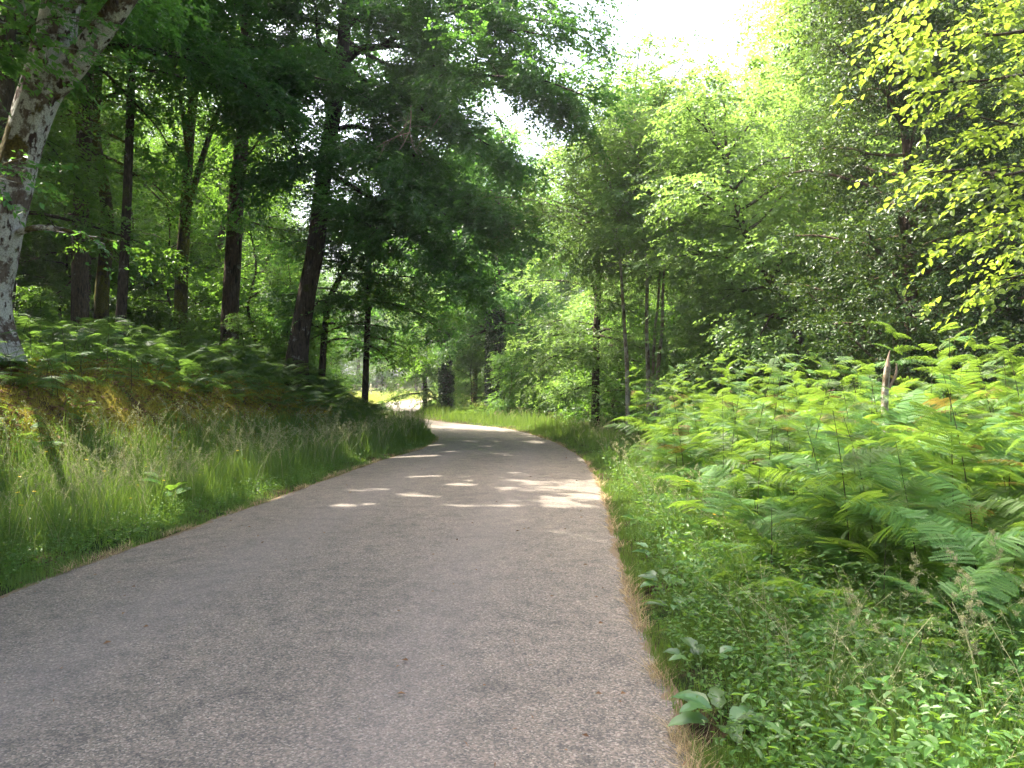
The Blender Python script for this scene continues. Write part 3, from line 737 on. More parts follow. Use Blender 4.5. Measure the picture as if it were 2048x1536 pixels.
def free(x, y, dmin, lst=None): return all((x - a) ** 2 + (y - c) ** 2 > dmin * dmin for a, c in (lst if lst is not None else PLACED))
def top_scale(x, y, H, sc):
    # the wood's outline falls away towards the bend, leaving a wedge of open sky over the road
    px = 1024 + F * x / y; yt = np.interp(px, [1060, 1170, 1300, 1400, 1480, 1560], [260, 300, 185, 110, -30, -400])
    return float(min(sc, (CAM_Z + y * (768 - yt) / F) / H * .97))
def off_road(x, y, m): 
    s, yc = road_dist([x], [y]); return abs(s[0]) - half_w(yc)[0] > m
def in_gap(x, y, m=.6):
    # the open line of sight along the bend to the sunny field
    return y > 20 and (-0.192 * y - m) < x < (-0.112 * y + m)

rng = rs(7)
LBL_L = 'woodland tree among many standing in the shaded wood on the left'
n = 0; tries = 0; spots = []
while n < 66 and tries < 6000:
    tries += 1
    y = rng.uniform(14, 58); x = rng.uniform(-44, -8.6)
    if not off_road(x, y, 5.2) or in_gap(x, y, .8) or not free(x, y, 3.4, spots): continue
    if x > -12 - 0 * y and y < 27: continue
    if y > 50 and x > -22: continue
    spots.append((x, y)); place(PT, x, y, LBL_L, 'trees of the left wood', rng.uniform(.85, 1.15), rng); n += 1
n = 0; tries = 0; sp2 = []
while n < 125 and tries < 9000:
    tries += 1
    y = rng.uniform(18, 48); x = rng.uniform(-36, -8)
    if not off_road(x, y, 5.4) or in_gap(x, y, 1.9) or not free(x, y, 1.9, sp2): continue
    if y < 29 and x > -.75 * y: continue
    sp2.append((x, y)); place(PL, x, y, 'leafy understory sapling in the shade of the left wood', 'saplings of the left wood', rng.uniform(.75, 1.15), rng); n += 1

for x, y, sc in ((-8.0, 27.6, .8), (-9.4, 30.2, 1.0), (-7.4, 25.4, .55), (-10.6, 33.5, 1.1), (-11.2, 38, 1.2), (-12.4, 43, 1.3), (-13, 47, 1.2), (-9.2, 27.4, .9), (-12.2, 51.5, 1.0), (-14.5, 54, 1.2)):
    place(PL, x, y, 'leafy sapling behind the big leaning beech, closing the view left of the sunny gap', 'saplings behind the leaning beech', sc, rng)

for x, y, sc in ((-9.6, 22.4, .32), (-8.1, 23.2, .28), (-10.9, 24.2, .36), (-12.6, 22.6, .34), (-6.9, 21.4, .24), (-14.2, 21.0, .36), (-11.6, 19.0, .28), (-9.4, 17.6, .22)):
    place(PL, x, y, 'low leafy shrub at the feet of the trunks on top of the left bank', 'shrubs on top of the left bank', sc, rng, cat='shrub')
n = 0; tries = 0
while n < 56 and tries < 9000:
    tries += 1
    y = rng.uniform(46, 76); x = rng.uniform(-62, -9)
    if x > -.27 * y - 3 or (y > 58 and x > -.45 * y) or x < -.85 * y or not free(x, y, 2.9, spots) or not off_road(x, y, 2): continue
    spots.append((x, y)); place(PT + PL[2:], x, y, 'tall tree at the back of the left wood, seen only in scraps between trunks', 'back of the left wood', rng.uniform(1.05, 1.35), rng); n += 1
# ------------------------------------------------------------ the bend: ivy covered trunks and the wood behind them
def ivy_tree(px, d, r, seed, top, label, H=13):
    b = foot(px, d); t = Tree(seed, b)
    t.trunk([b, (b[0] + .05, d, 3), (b[0] + .15, d, 6), (b[0] + .1, d, 9), (b[0] + .3, d, H)], [r, r * .85, r * .75, r * .6, .05], 14, .06, .35)
    t.auto(20, .25, 1, 4.2, 2.4, -8, 40, 1.6, twig=.5, tstep=.3)
    root = t.build(None, leafL=.11, leafW=.07, nl=9, leaf='beech', bark='bark_dark', name='ivy_clad_tree', mult=8, spread=1.8)
    a = Acc(); g = rs(seed); n = int(900 * top)
    z = g.rand(n) ** .8 * top; az = g.rand(n) * 6.28; rr = r * (1.05 + .55 * g.rand(n) * fbm(z * 1.5, az * 1.0, 3) * 2)
    o = np.stack([np.cos(az) * rr, np.sin(az) * rr, z], 1); rad_ = np.stack([np.cos(az), np.sin(az), 0 * az + .3], 1)
    leaves(a, o, rad_ * .5 + g.randn(n, 3) * .5 + np.array([0, 0, -.6]), rad_ + g.randn(n, 3) * .3, .09 + .05 * g.rand(n), .08 + .04 * g.rand(n), g.rand(n))
    link('ivy', a.mesh('ivy', M['ivy']), root)
    tag(root, label, 'tree'); PLACED.append((b[0], d)); return root
ivy_tree(990, 36, .27, 51, 5.0, 'dark ivy clad trunk standing just past the bend, right of the yellow-green fern')
ivy_tree(893, 41, .26, 52, 6.0, 'dark ivy clad trunk behind the bend, left of the yellow-green fern')
b = foot(850, 44); t = Tree(53, b)
t.trunk([b, (b[0], 44, 2), (b[0] + .1, 44, 4.4), (b[0] + .2, 44, 7)], [.14, .11, .09, .03], 9, .05, .3)
t.auto(26, .12, 1, 3.0, 2.0, -10, 30, 1.3, twig=.5, tstep=.25)
root = t.build(None, leafL=.11, leafW=.07, nl=9, leaf='birch', bark='bark_dark', name='small_tree', mult=7, spread=1.6)
tag(root, 'small bushy tree beside the sunny field, its leaves hanging over the gap', 'tree')
b = foot(728, 24.5); t = Tree(54, b)
t.trunk([b, P(733, 700, 24.5), P(738, 560, 24.5), P(736, 420, 24.5), P(740, 330, 24.5)], [.12, .095, .08, .06, .02], 12, .06, .3)
t.auto(18, .3, 1, 2.6, 1.6, 12, 40, 1.3)
root = t.build(None, leafL=.10, leafW=.065, nl=9, leaf='beech_far', bark='bark_dark', name='woodland_tree', mult=8, spread=1.6)
tag(root, 'dark slim trunk at the far end of the bank, edging the sunny gap', 'tree')

rng = rs(17); n = 0; tries = 0; sp3 = []
LBL_B = 'woodland tree in the dense wood beyond the bend'
while n < 34 and tries < 6000:
    tries += 1
    y = rng.uniform(37, 66); x = rng.uniform(-6, 16)
    if not off_road(x, y, 3.0) or in_gap(x, y, 1.6) or not free(x, y, 2.8, sp3): continue
    if (x + .8) ** 2 + (y - 36) ** 2 < 3: continue
    sp3.append((x, y)); place(PT + PT + PL, x, y, LBL_B, 'trees beyond the bend', min(rng.uniform(.65, .9), top_scale(x, y, 18, 1)) if x > 0 else rng.uniform(.65, .9), rng); n += 1
n = 0; tries = 0
while n < 34 and tries < 5000:
    tries += 1
    y = rng.uniform(33, 52); x = rng.uniform(-4, 14)
    if not off_road(x, y, 2.2) or in_gap(x, y, 1.8) or not free(x, y, 1.7, sp3): continue
    sp3.append((x, y)); place([PL[0], PL[1], PRL[1]], x, y, 'low leafy sapling in the undergrowth beyond the bend', 'undergrowth beyond the bend', rng.uniform(.55, .9), rng); n += 1

# ------------------------------------------------------------ right side
# slender pale stems
def slender(px, d, seed, tops, r, label):
    b = foot(px, d); t = Tree(seed, b)
    pts = stemline(b, tops); t.trunk(pts, list(np.linspace(r, .02, len(pts))), 9, .05, .2)
    t.auto(26, .60, 1, 2.8, 1.8, 15, 50, 1.4, twig=.42, tstep=.2, step=.3, bias=radians(-140), bias_amt=.25)
    root = t.build(None, leafL=.085, leafW=.05, nl=9, leaf='birch', bark='bark_pale', name='slender_tree', jit=.35, droop=.35, mult=7, spread=1.5)
    tag(root, label, 'tree', 'slender pale stems right of the road'); PLACED.append((b[0], d)); return root
slender(1256, 20, 61, [(1254, 740, 20), (1249, 660, 20), (1244, 580, 20), (1236, 460, 20), (1215, 290, 20)], .065, 'thin pale stem standing alone, leftmost of the slender stems')
slender(1297, 20, 62, [(1296, 740, 20), (1293, 660, 20), (1294, 560, 20), (1290, 440, 20), (1275, 270, 20)], .07, 'pale stem in the middle of the slender stems, straight and upright')
slender(1310, 21, 63, [(1316, 740, 21), (1324, 660, 21), (1326, 580, 21), (1335, 460, 21), (1350, 280, 21)], .06, 'slender pale stem bowing right as it rises, beside the straight one')
slender(1300, 21.5, 64, [(1306, 740, 21.5), (1310, 660, 21.5), (1318, 580, 21.5), (1322, 440, 21.5), (1320, 260, 21.5)], .05, 'brownish slender stem half hidden behind the straight pale stem')
# low sunlit boughs left of the slender stems
b = foot(1190, 25); t = Tree(66, b)
t.trunk([b, P(1192, 700, 25), P(1196, 560, 25), P(1190, 420, 25), P(1180, 330, 25)], [.14, .12, .10, .08, .03], 10, .05, .3)
for q in ([P(1192, 730, 25), P(1150, 720, 23.6), P(1110, 712, 22.6), P(1075, 735, 22)], [P(1192, 770, 25), P(1160, 775, 24), P(1120, 790, 23)], [P(1192, 700, 25), P(1225, 690, 24), P(1250, 700, 23)],
          [P(1192, 650, 25), P(1130, 640, 23.6), P(1090, 650, 22.8)], [P(1194, 600, 25), P(1240, 610, 23.6), P(1290, 640, 23)]):
    t.limb(q, .03, seclen=1.2, tstep=.2, frm=.2)
t.auto(26, .25, 1, 3.0, 1.8, 0, 40, 1.4, bias=radians(-150), bias_amt=.2)
root = t.build(None, leafL=.09, leafW=.056, nl=9, leaf='birch', bark='bark_dark', name='broadleaf_tree', jit=.35, mult=7, spread=1.5)
tag(root, 'broadleaf tree with low sunlit boughs left of the slender pale stems', 'tree')
# leaning dark stem
b = foot(1620, 15); t = Tree(67, b)
t.trunk(stemline(b, [(1590, 640, 15), (1540, 560, 15), (1500, 490, 15), (1470, 400, 15), (1455, 330, 15), (1450, 260, 15)]), [.10, .085, .075, .065, .055, .04, .02], 9, .05, .2)
t.auto(26, .2, 1, 2.6, 1.8, 0, 50, 1.4, twig=.4, tstep=.2, step=.3)
root = t.build(None, leafL=.085, leafW=.06, nl=9, leaf='birch', bark='bark_dark', name='leaning_tree', jit=.4, mult=7, spread=1.5)
tag(root, 'dark stem leaning left behind the bracken, between the slender stems and the holly', 'tree')
# holly
b = foot(1822, 11); t = Tree(68, b)
t.trunk(stemline(b, [(1820, 600, 11), (1812, 480, 11), (1816, 350, 11), (1806, 230, 11), (1800, 90, 11), (1806, -60, 11)]), [.085, .075, .07, .06, .05, .04, .02], 10, .05, .2)
t.auto(54, .12, 1, 2.1, 1.2, 28, 50, 1.0, twig=.34, tstep=.15, step=.22, flat=False)
root = t.build(None, leafL=.060, leafW=.034, nl=10, leaf='holly', bark='bark_brown', name='holly_tree', jit=.7, droop=.15, umul=3, mult=5)
tag(root, 'glossy dark leaved holly with a thin brown stem behind the bracken', 'tree')
b = foot(2150, 10); t = Tree(69, b)
t.trunk(stemline(b, [(2140, 600, 10), (2130, 480, 10), (2120, 350, 10), (2100, 200, 10)]), [.08, .07, .06, .05, .02], 9, .05, .2)
t.auto(40, .1, 1, 2.0, 1.3, 5, 40, 1.0, twig=.34, tstep=.16, step=.24, flat=False)
root = t.build(None, leafL=.060, leafW=.034, nl=10, leaf='holly', bark='bark_dark', name='holly_tree', jit=.7, droop=.15, umul=3, mult=5)
tag(root, 'glossy holly bush at the right edge, low and nearest the bracken', 'tree')
# hazel with big translucent leaves, top right
b = foot(2250, 6.5); t = Tree(70, b)
t.trunk(stemline(b, [(2240, 500, 6.5), (2200, 250, 6.5), (2150, 50, 6.5), (2080, -150, 6.5), (2000, -380, 6.5)]), [.07, .06, .05, .045, .04, .02], 9, .05, .2)
for q in ([P(2160, 90, 6.5), P(2080, 60, 6.4), P(1990, 70, 6.3), P(1900, 60, 6.2), P(1800, 100, 6.1)], [P(2190, 200, 6.5), P(2080, 150, 6.2), P(1980, 160, 6.0), P(1880, 165, 5.9)],
          [P(2210, 350, 6.5), P(2110, 330, 6.2), P(2010, 350, 6.0), P(1930, 340, 5.9), P(1860, 345, 5.8)], [P(2225, 420, 6.5), P(2120, 420, 6.2), P(2030, 440, 6), P(1950, 470, 5.9)],
          [P(2150, 40, 6.5), P(2060, -20, 6.5), P(1960, -30, 6.6), P(1860, 10, 6.6), P(1770, 60, 6.6)], [P(2130, 0, 6.5), P(2080, -90, 5.9), P(1980, -110, 5.6), P(1880, -90, 5.4)],
          [P(2225, 430, 6.5), P(2160, 500, 6.1), P(2080, 540, 5.9), P(2000, 560, 5.8)], [P(2200, 260, 6.5), P(2120, 240, 6.3), P(2040, 250, 6.2), P(1960, 235, 6.1)]):
    t.limb(q, .022, .006, seclen=.75, twig=.32, tstep=.2, frm=.12, step=.24, sides=5)
root = t.build(None, leafL=.060, leafW=.045, nl=8, leaf='yellow', bark='bark_dark', name='hazel_tree', jit=.35, droop=.3, shape='hex', mult=3, spread=.8)
tag(root, 'hazel with large yellow-green leaves hanging in from the top right corner', 'tree')

rng = rs(27); n = 0; tries = 0; sp4 = []
LBL_R = 'light green woodland tree in the sunny wood on the right'
while n < 54 and tries < 9000:
    tries += 1
    y = rng.uniform(13, 42); x = rng.uniform(3, 34)
    if x < 3.5 + (y - 22) * .0 and y < 30: continue
    if x / y < .18 + .0 * y: continue
    if x < 7.2 and y < 14.5: continue
    if y < 23 and x / y < (.34 if y < 19.5 else .28): continue
    if not off_road(x, y, 3) or not free(x, y, 2.5, sp4): continue
    sp4.append((x, y)); place(PR, x, y, LBL_R, 'trees of the right wood', top_scale(x - 1.2, y, 13.5, rng.uniform(.85, 1.12)), rng); n += 1
n = 0; tries = 0
while n < 30 and tries < 5000:
    tries += 1
    y = rng.uniform(15, 34); x = rng.uniform(3, 20)
    if not off_road(x, y, 2.6) or not free(x, y, 1.9, sp4) or (y < 24 and .11 < x / y < .285): continue
    sp4.append((x, y)); place(PRL, x, y, 'leafy sapling in the undergrowth of the right wood', 'saplings of the right wood', rng.uniform(.7, 1.1), rng); n += 1
# far wood closing the view everywhere, and the wood edge beyond the field
n = 0; tries = 0; sp5 = []
while n < 60 and tries < 8000:
    tries += 1
    y = rng.uniform(44, 78); x = rng.uniform(-70, 60)
    if -30 < x < 12 or not free(x, y, 4.4, sp5 + spots + sp3 + sp4): continue
    if x < 0 and x > -.75 * y + 12: continue
    sp5.append((x, y)); place(PT, x, y, 'distant woodland tree showing only between the nearer trunks', 'distant trees deep in the wood', rng.uniform(.95, 1.2), rng); n += 1
n = 0; tries = 0; sp6 = []
while n < 44 and tries < 8000:
    tries += 1
    y = rng.uniform(104, 124); x = rng.uniform(-40, 4)
    if not free(x, y, 2.9, sp6): continue
    sp6.append((x, y)); place(PT + PL, x, y, 'hazy tree of the wood edge beyond the sunny field', 'trees beyond the field', rng.uniform(1.0, 1.35), rng, sink=.5); n += 1
# thin every crown on the sun's side where its leaves would shade the sunlit patches
def thin_crown(o):
    me = o.data; nv = len(me.vertices); npoly = len(me.polygons)
    co = np.empty(nv * 3, np.float32); me.vertices.foreach_get('co', co); co = co.reshape(-1, 4, 3)
    c = co.mean(1).astype(float); mw = np.array(o.matrix_world)
    w = c @ mw[:3, :3].T + mw[:3, 3]
    k = sun_keep(w, rs(9))
    if k.sum() == len(k): return
    ti = np.empty(nv, np.float32); me.attributes['tint'].data.foreach_get('value', ti)
    kk = co[k]; n_ = len(kk)
    o.data = mesh_quads('crown', kk.reshape(-1, 3), np.arange(n_ * 4).reshape(-1, 4), {'tint': ti.reshape(-1, 4)[k].ravel()}, me.materials[0])
bpy.context.view_layer.update()
for o in list(C.objects):
    if o.name.startswith('crown') and o.parent and 'hazel' not in o.parent.name and 'holly' not in o.parent.name:
        px_, py_ = o.parent.location.x, o.parent.location.y
        if ((-30 < px_ < 3.4 and -4 < py_ < 48) or (-36 < px_ < -8 and 48 <= py_ < 100)) and o.parent.location.z + o.parent.scale[2] * max(v[2] for v in o.bound_box) > 7: thin_crown(o)
for pr in PT + PL + PR + PRL:
    for ch in list(pr.children): bpy.data.objects.remove(ch)
    bpy.data.objects.remove(pr)
# ------------------------------------------------------------ grass
WEEDS = np.array([(.93, 3.42, .16), (.99, 4.02, .12), (1.10, 5.1, .12), (1.13, 5.75, .13), (1.24, 6.7, .13), (1.36, 8.4, .16), (1.58, 6.2, .14)])
def room(x, y, rng):
    k = np.ones(len(x), bool)
    for a, b, r_ in WEEDS: k &= ((x - a) ** 2 + (y - b) ** 2 > r_ * r_) | (rng.rand(len(x)) < .12)
    return k
def blades(acc, x, y, z, h, w, lean, bend, rng, tint, segs=3):
    n = len(x); az = rng.rand(n) * 6.28
    dl = np.stack([np.cos(az), np.sin(az), 0 * az], 1)
    wa = az + rng.randn(n) * .9 + pi / 2; dw = np.stack([np.cos(wa), np.sin(wa), 0 * az], 1)
    root = np.stack([x, y, z], 1); rows = []
    for k in range(segs + 1):
        t = k / segs
        c = root + np.array([0, 0, 1.0]) * (h * t * (1 - .35 * bend * t * t))[:, None] + dl * (h * (lean * t + bend * t * t * .75))[:, None]
        ww = (w * (1 - t ** 1.5 * .93) * .5)[:, None]
        rows.append(c - dw * ww); rows.append(c + dw * ww)
    V = np.stack(rows, 1); m_ = 2 * (segs + 1)
    q = np.array([[2 * k, 2 * k + 1, 2 * k + 3, 2 * k + 2] for k in range(segs)])
    Fq = (np.arange(n)[:, None, None] * m_ + q[None]).reshape(-1, 4)
    acc.add(V, Fq, np.repeat(tint, m_))
def verge_points(rng, n, s_lo, s_hi, side, y_lo, y_hi, power=1.3, scale=1.0, pw=1.0):
    """random points beside the road, denser near the camera; returns x,y,t(distance from edge),d"""
    u_lo = U0 + y_lo; u_hi = U0 + y_hi
    # density ~ 1/d^power
    a = 1 - power; d0 = max(y_lo, 2.2)
    r = rng.rand(n); D_ = (d0 ** a + r * (y_hi ** a - d0 ** a)) ** (1 / a) if abs(a) > .01 else d0 * (y_hi / d0) ** r
    u = U0 + D_
    t = s_lo + (s_hi - s_lo) * rng.rand(n) ** pw
    x0, y0, yc = road_pt(u, 0)
    s = (half_w(yc) + t) * side
    x, y, _ = road_pt(u, s)
    return x, y, t, D_
G = rs(301)
def grass_band(name, n, s_lo, s_hi, side, y_hi, hfun, w0, mat, lean=.25, bend=.5, y_lo=2.2, pw=1.0, tlo=0., thi=1., clumps=True, power=1.3):
    acc = Acc(); x, y, t, d = verge_points(G, n, s_lo, s_hi, side, y_lo, y_hi, power, pw=pw)
    if clumps:
        c = fbm(x * 2.3 + 5, y * 2.3, 3); k = G.rand(n) < smooth(c, .30, .52) * .8 + .2
        x, y, t, d = x[k], y[k], t[k], d[k]
    if side > 0:
        k = room(x, y, G); x, y, t, d = x[k], y[k], t[k], d[k]
    n = len(x); z = ground(x, y) - .01
    h = hfun(t, x, y) * (.5 + .75 * G.rand(n)) * (.75 + .6 * fbm(x * 1.4, y * 1.4, 3))
    w = w0 * np.clip(d / 6, .8, 3.2) ** .75 * (.6 + .8 * G.rand(n))
    ti = np.clip(tlo + (thi - tlo) * (.5 * G.rand(n) + .8 * (fbm(x * .9, y * .9, 3) - .2)), 0, 1)
    blades(acc, x, y, z, h, w, lean * G.randn(n) * .7, bend * G.rand(n), G, ti)
    return acc
def merge(*accs):
    a = Acc()
    for b_ in accs:
        for V, Fq, T in zip(b_.V, b_.F, b_.T):
            pass
    off = 0
    for b_ in accs:
        V = np.vstack(b_.V); Fq = np.vstack(b_.F); T = np.concatenate(b_.T)
        a.V.append(V); a.F.append(Fq + off); a.T.append(T); off += len(V)
    a.n = off
    return a
hl = lambda t, x, y: .10 + (.34 + .30 * smooth(y, 18, 21)) * smooth(t, .12 - .08 * smooth(y, 18, 21), .9 - .5 * smooth(y, 18, 21))
hr = lambda t, x, y: .09 + .22 * smooth(t, .10, .8)
gl = merge(grass_band('g', 90000, -.02, 2.5, -1, 36, hl, .0052, None),
           grass_band('g', 34000, .5, 2.2, -1, 34, lambda t, x, y: .62 + 0 * t, .0050, None, bend=.7),
           grass_band('g', 26000, -.03, .45, -1, 30, lambda t, x, y: .07 + 0 * t, .005, None, tlo=.4))
tag(link('grass', gl.mesh('grass', M['grass'])), 'long green roadside grass along the left edge of the road', 'grass', kind='stuff')
gr = merge(grass_band('g', 80000, -.02, 2.3, 1, 34, hr, .0050, None),
           grass_band('g', 9000, .5, 1.9, 1, 30, lambda t, x, y: .40 + 0 * t, .0050, None, bend=.6),
           grass_band('g', 9000, 1.4, 4.0, 1, 14, lambda t, x, y: .35 + 0 * t, .0050, None, bend=.7, power=1.6),
           grass_band('g', 30000, -.03, .4, 1, 26, lambda t, x, y: .06 + 0 * t, .005, None, tlo=.4))
tag(link('grass', gr.mesh('grass', M['grass'])), 'short green roadside grass along the right edge of the road', 'grass', kind='stuff')
# beyond the bend, and the field
acc = Acc(); n = 26000
x = G.uniform(-10, 8, n); y = G.uniform(26, 60, n); s, yc = road_dist(x, y); t = np.abs(s) - half_w(yc)
k = (t > .0) & (t < 3.2) & ((s > 0) | (y > 30)); x, y, t = x[k], y[k], t[k]; n = len(x)
blades(acc, x, y, ground(x, y), (.12 + .3 * smooth(t, 0, 1)) * (.5 + G.rand(n)), .016 + .01 * G.rand(n), .25 * G.randn(n), .5 * G.rand(n), G, G.rand(n))
tag(link('grass', acc.mesh('grass', M['grass'])), 'grass at the road edge round the bend', 'grass', kind='stuff')
acc = Acc(); n = 60000
y = 46 + 58 * G.rand(n) ** 1.3; x = -.30 * y + G.rand(n) * .26 * y; s, yc = road_dist(x, y); k = np.abs(s) - half_w(yc) > .2; x, y = x[k], y[k]; n = len(x)
blades(acc, x, y, ground(x, y), .22 * (.5 + G.rand(n)), .03 + .02 * G.rand(n), .25 * G.randn(n), .5 * G.rand(n), G, .5 + .5 * G.rand(n), 2)
M['field_grass'] = leaf_mat('field_grass', (0.15, 0.20, 0.035), (0.30, 0.30, 0.10), (0.36, 0.40, 0.08), 0.35)
tag(link('field_grass', acc.mesh('field_grass', M['field_grass'])), 'pale sunlit grass of the field at the end of the road', 'grass', kind='stuff')
# dry thatch at the tarmac edge
acc = Acc()
for side, n, yh in ((1, 5000, 28), (-1, 5000, 28)):
    x, y, t, d = verge_points(G, n, -.06, .05, side, 2.2, yh, 1.3)
    k = G.rand(n) < smooth(fbm(x * 2.2 + 40, y * 2.2, 4), .40, .56); x, y, d = x[k], y[k], d[k]; m_ = len(x)
    blades(acc, x, y, np.maximum(ground(x, y), .012) + .006, .03 + .04 * G.rand(m_), .0038 * np.clip(d / 5, .8, 3), 1.6 * np.abs(G.randn(m_)), .3 * G.rand(m_), G, G.rand(m_), 2)
tag(link('dry_grass', acc.mesh('dry_grass', M['straw'])), 'dry brown grass lying along both edges of the tarmac', 'dry grass', kind='stuff')

# thin flowering grass stems with airy heads
def seed_grass(x, y, h, d, rng, stem, head):
    n = len(x); z = ground(x, y)
    az = rng.rand(n) * 6.28; le = .10 + .22 * rng.rand(n); ben = .12 + .35 * rng.rand(n)
    dl = np.stack([np.cos(az), np.sin(az), 0 * az], 1); root = np.stack([x, y, z], 1)
    wa = rng.rand(n) * 3.14; dw = np.stack([np.cos(wa), np.sin(wa), 0 * wa], 1)
    w = (.0022 * np.clip(d / 5, .8, 3.2))
    def pos(t): return root + np.array([0, 0, 1.0]) * (h * t * (1 - .25 * ben * t * t))[:, None] + dl * (h * (le * t + ben * t ** 3))[:, None]
    rows = []
    for k in range(6):
        c = pos(k / 5); rows += [c - dw * w[:, None] * .5, c + dw * w[:, None] * .5]
    V = np.stack(rows, 1); q = np.array([[2 * k, 2 * k + 1, 2 * k + 3, 2 * k + 2] for k in range(5)])
    stem.add(V, (np.arange(n)[:, None, None] * 12 + q).reshape(-1, 4), np.repeat(rng.rand(n), 12))
    for k in range(18):
        t = .74 + .26 * rng.rand(n); c = pos(t); f = (1 - t) / .26
        dr_ = unit(rng.randn(n, 3) + np.array([0, 0, .8])); o = c + dr_ * (h * .055 * f * rng.rand(n))[:, None]
        sz = .013 * np.clip(d / 5, .8, 2.6) * (.6 + .8 * rng.rand(n))
        leaves(head, o, dr_, rng.randn(n, 3), sz, sz * .35, rng.rand(n))
st = Acc(); hd = Acc()
x, y, t, d = verge_points(G, 2700, .4, 2.4, -1, 3.2, 34, 1.1); k = G.rand(len(x)) < smooth(fbm(x * 1.1 + 3, y * 1.1, 3), .32, .55) * .9 + .1; x, y, d = x[k], y[k], d[k]
seed_grass(x, y, .50 + .42 * G.rand(len(x)), d, G, st, hd)
x, y, t, d = verge_points(G, 1500, .35, 2.4, 1, 2.6, 30, 1.2); k = G.rand(len(x)) < smooth(fbm(x * 1.1 + 9, y * 1.1, 3), .36, .6) * .9 + .05; x, y, d = x[k], y[k], d[k]
seed_grass(x, y, .38 + .34 * G.rand(len(x)), d, G, st, hd)
tag(link('seeding_grass', merge(st, hd).mesh('seeding_grass', M['seed'])), 'thin seeding grass stems with pale airy heads over both verges', 'grass', kind='stuff')

# moss fuzz on the bank
acc = Acc(); n = 150000
y = 5 + 27 * G.rand(n) ** 1.2; uu_ = U0 + y; tt = 1.7 + 2.9 * G.rand(n); x0, y0, yc = road_pt(uu_, 0); x, y, _ = road_pt(uu_, -(half_w(yc) + tt))
k = G.rand(n) < smooth(fbm(x * 1.1 * .5 + 50, y * 1.8, 4), .36, .52); x, y = x[k], y[k]; n = len(x)
blades(acc, x, y, ground(x, y) - .005, .035 + .03 * G.rand(n), .010 * np.clip(y / 8, .8, 2), .5 * G.randn(n), .4 * G.rand(n), G, np.clip(G.rand(n) * .6 + fbm(x * 2, y * 2, 3) * .6, 0, 1), 2)
tag(link('moss', acc.mesh('moss', M['moss'])), 'golden moss on the bare face of the left bank', 'moss', kind='stuff')

# low leafy herbs: little stems with leaf pairs
def herbs(acc, x, y, rng, h0, h1, leafL, nl=7, shape='hex', up=.9):
    k_ = room(x, y, rng); x, y = x[k_], y[k_]
    n = len(x); z = ground(x, y) - .01
    D_ = np.stack([rng.randn(n) * .45, rng.randn(n) * .45, np.full(n, up)], 1)
    sc = h0 + (h1 - h0) * rng.rand(n)
    U_ = rng.randn(n, 3); U_[:, 2] = .2
    D_ = unit(D_); tb = np.clip(fbm(x * 1.7, y * 1.7, 3) * 1.5 - .25, 0, 1)
    k = np.arange(nl); a = (k + 1.2) / (nl + .2)
    az = (k * 2.4)[None, :] + rng.rand(n)[:, None] * 6.28
    o = np.stack([x, y, z], 1)[:, None] + D_[:, None] * (a[None, :, None] * sc[:, None, None])
    ax = np.stack([np.cos(az), np.sin(az), .15 + .35 * rng.randn(n, nl)], -1)
    nm = np.array([0, 0, 1.0]) + rng.randn(n, nl, 3) * .3
    Ls = leafL * (.6 + .7 * rng.rand(n, nl)) * (1 - .35 * a[None]) ; tt_ = np.clip(tb[:, None] * .6 + rng.rand(n, nl) * .45, 0, 1)
    leaves(acc, o.reshape(-1, 3), ax.reshape(-1, 3), nm.reshape(-1, 3), Ls.ravel(), Ls.ravel() * .55, tt_.ravel(), shape)
acc = Acc()
x, y, t, d = verge_points(G, 11000, .9, 6.5, 1, 2.2, 18, 1.5); k = G.rand(len(x)) < smooth(fbm(x * 1.3, y * 1.3 + 8, 3), .3, .5) * .8 + .2
herbs(acc, x[k], y[k], G, .10, .42, .060)
x, y, t, d = verge_points(G, 9000, .12, 2.6, 1, 2.2, 30, 1.3)
herbs(acc, x, y, G, .05, .30, .034, 8)
x, y, t, d = verge_points(G, 5200, .3, 3.6, 1, 2.2, 20, 1.4); k = G.rand(len(x)) < smooth(fbm(x * 1.9 + 30, y * 1.9, 3), .38, .5)
herbs(acc, x[k], y[k], G, .14, .55, .078, 7)
x, y, t, d = verge_points(G, 2600, .3, 3.2, 1, 2.2, 18, 1.4)
herbs(acc, x, y, G, .3, .62, .045, 14)
x, y, t, d = verge_points(G, 5000, 2.5, 9, 1, 6, 34, 1.0)
herbs(acc, x, y, G, .15, .6, .08, 7, 'diamond')
tag(link('undergrowth', acc.mesh('undergrowth', M['herb'])), 'low leafy herbs and seedlings under the bracken on the right', 'undergrowth', kind='stuff')
acc = Acc()
x, y, t, d = verge_points(G, 15000, .15, 2.6, -1, 3.0, 32, 1.3)
herbs(acc, x, y, G, .06, .34, .042, 6)
x, y, t, d = verge_points(G, 9000, 1.6, 4.6, -1, 5.5, 30, 1.1); k = G.rand(len(x)) < smooth(fbm(x * 1.3 + 60, y * 1.3, 3), .36, .56); herbs(acc, x[k], y[k], G, .05, .24, .045, 6)
x, y, t, d = verge_points(G, 14000, 4.0, 15, -1, 8, 40, .9)
herbs(acc, x, y, G, .15, .6, .085, 7, 'diamond')
tag(link('undergrowth', acc.mesh('undergrowth', M['herb'])), 'low leafy plants on the left verge, bank and wood floor', 'undergrowth', kind='stuff')

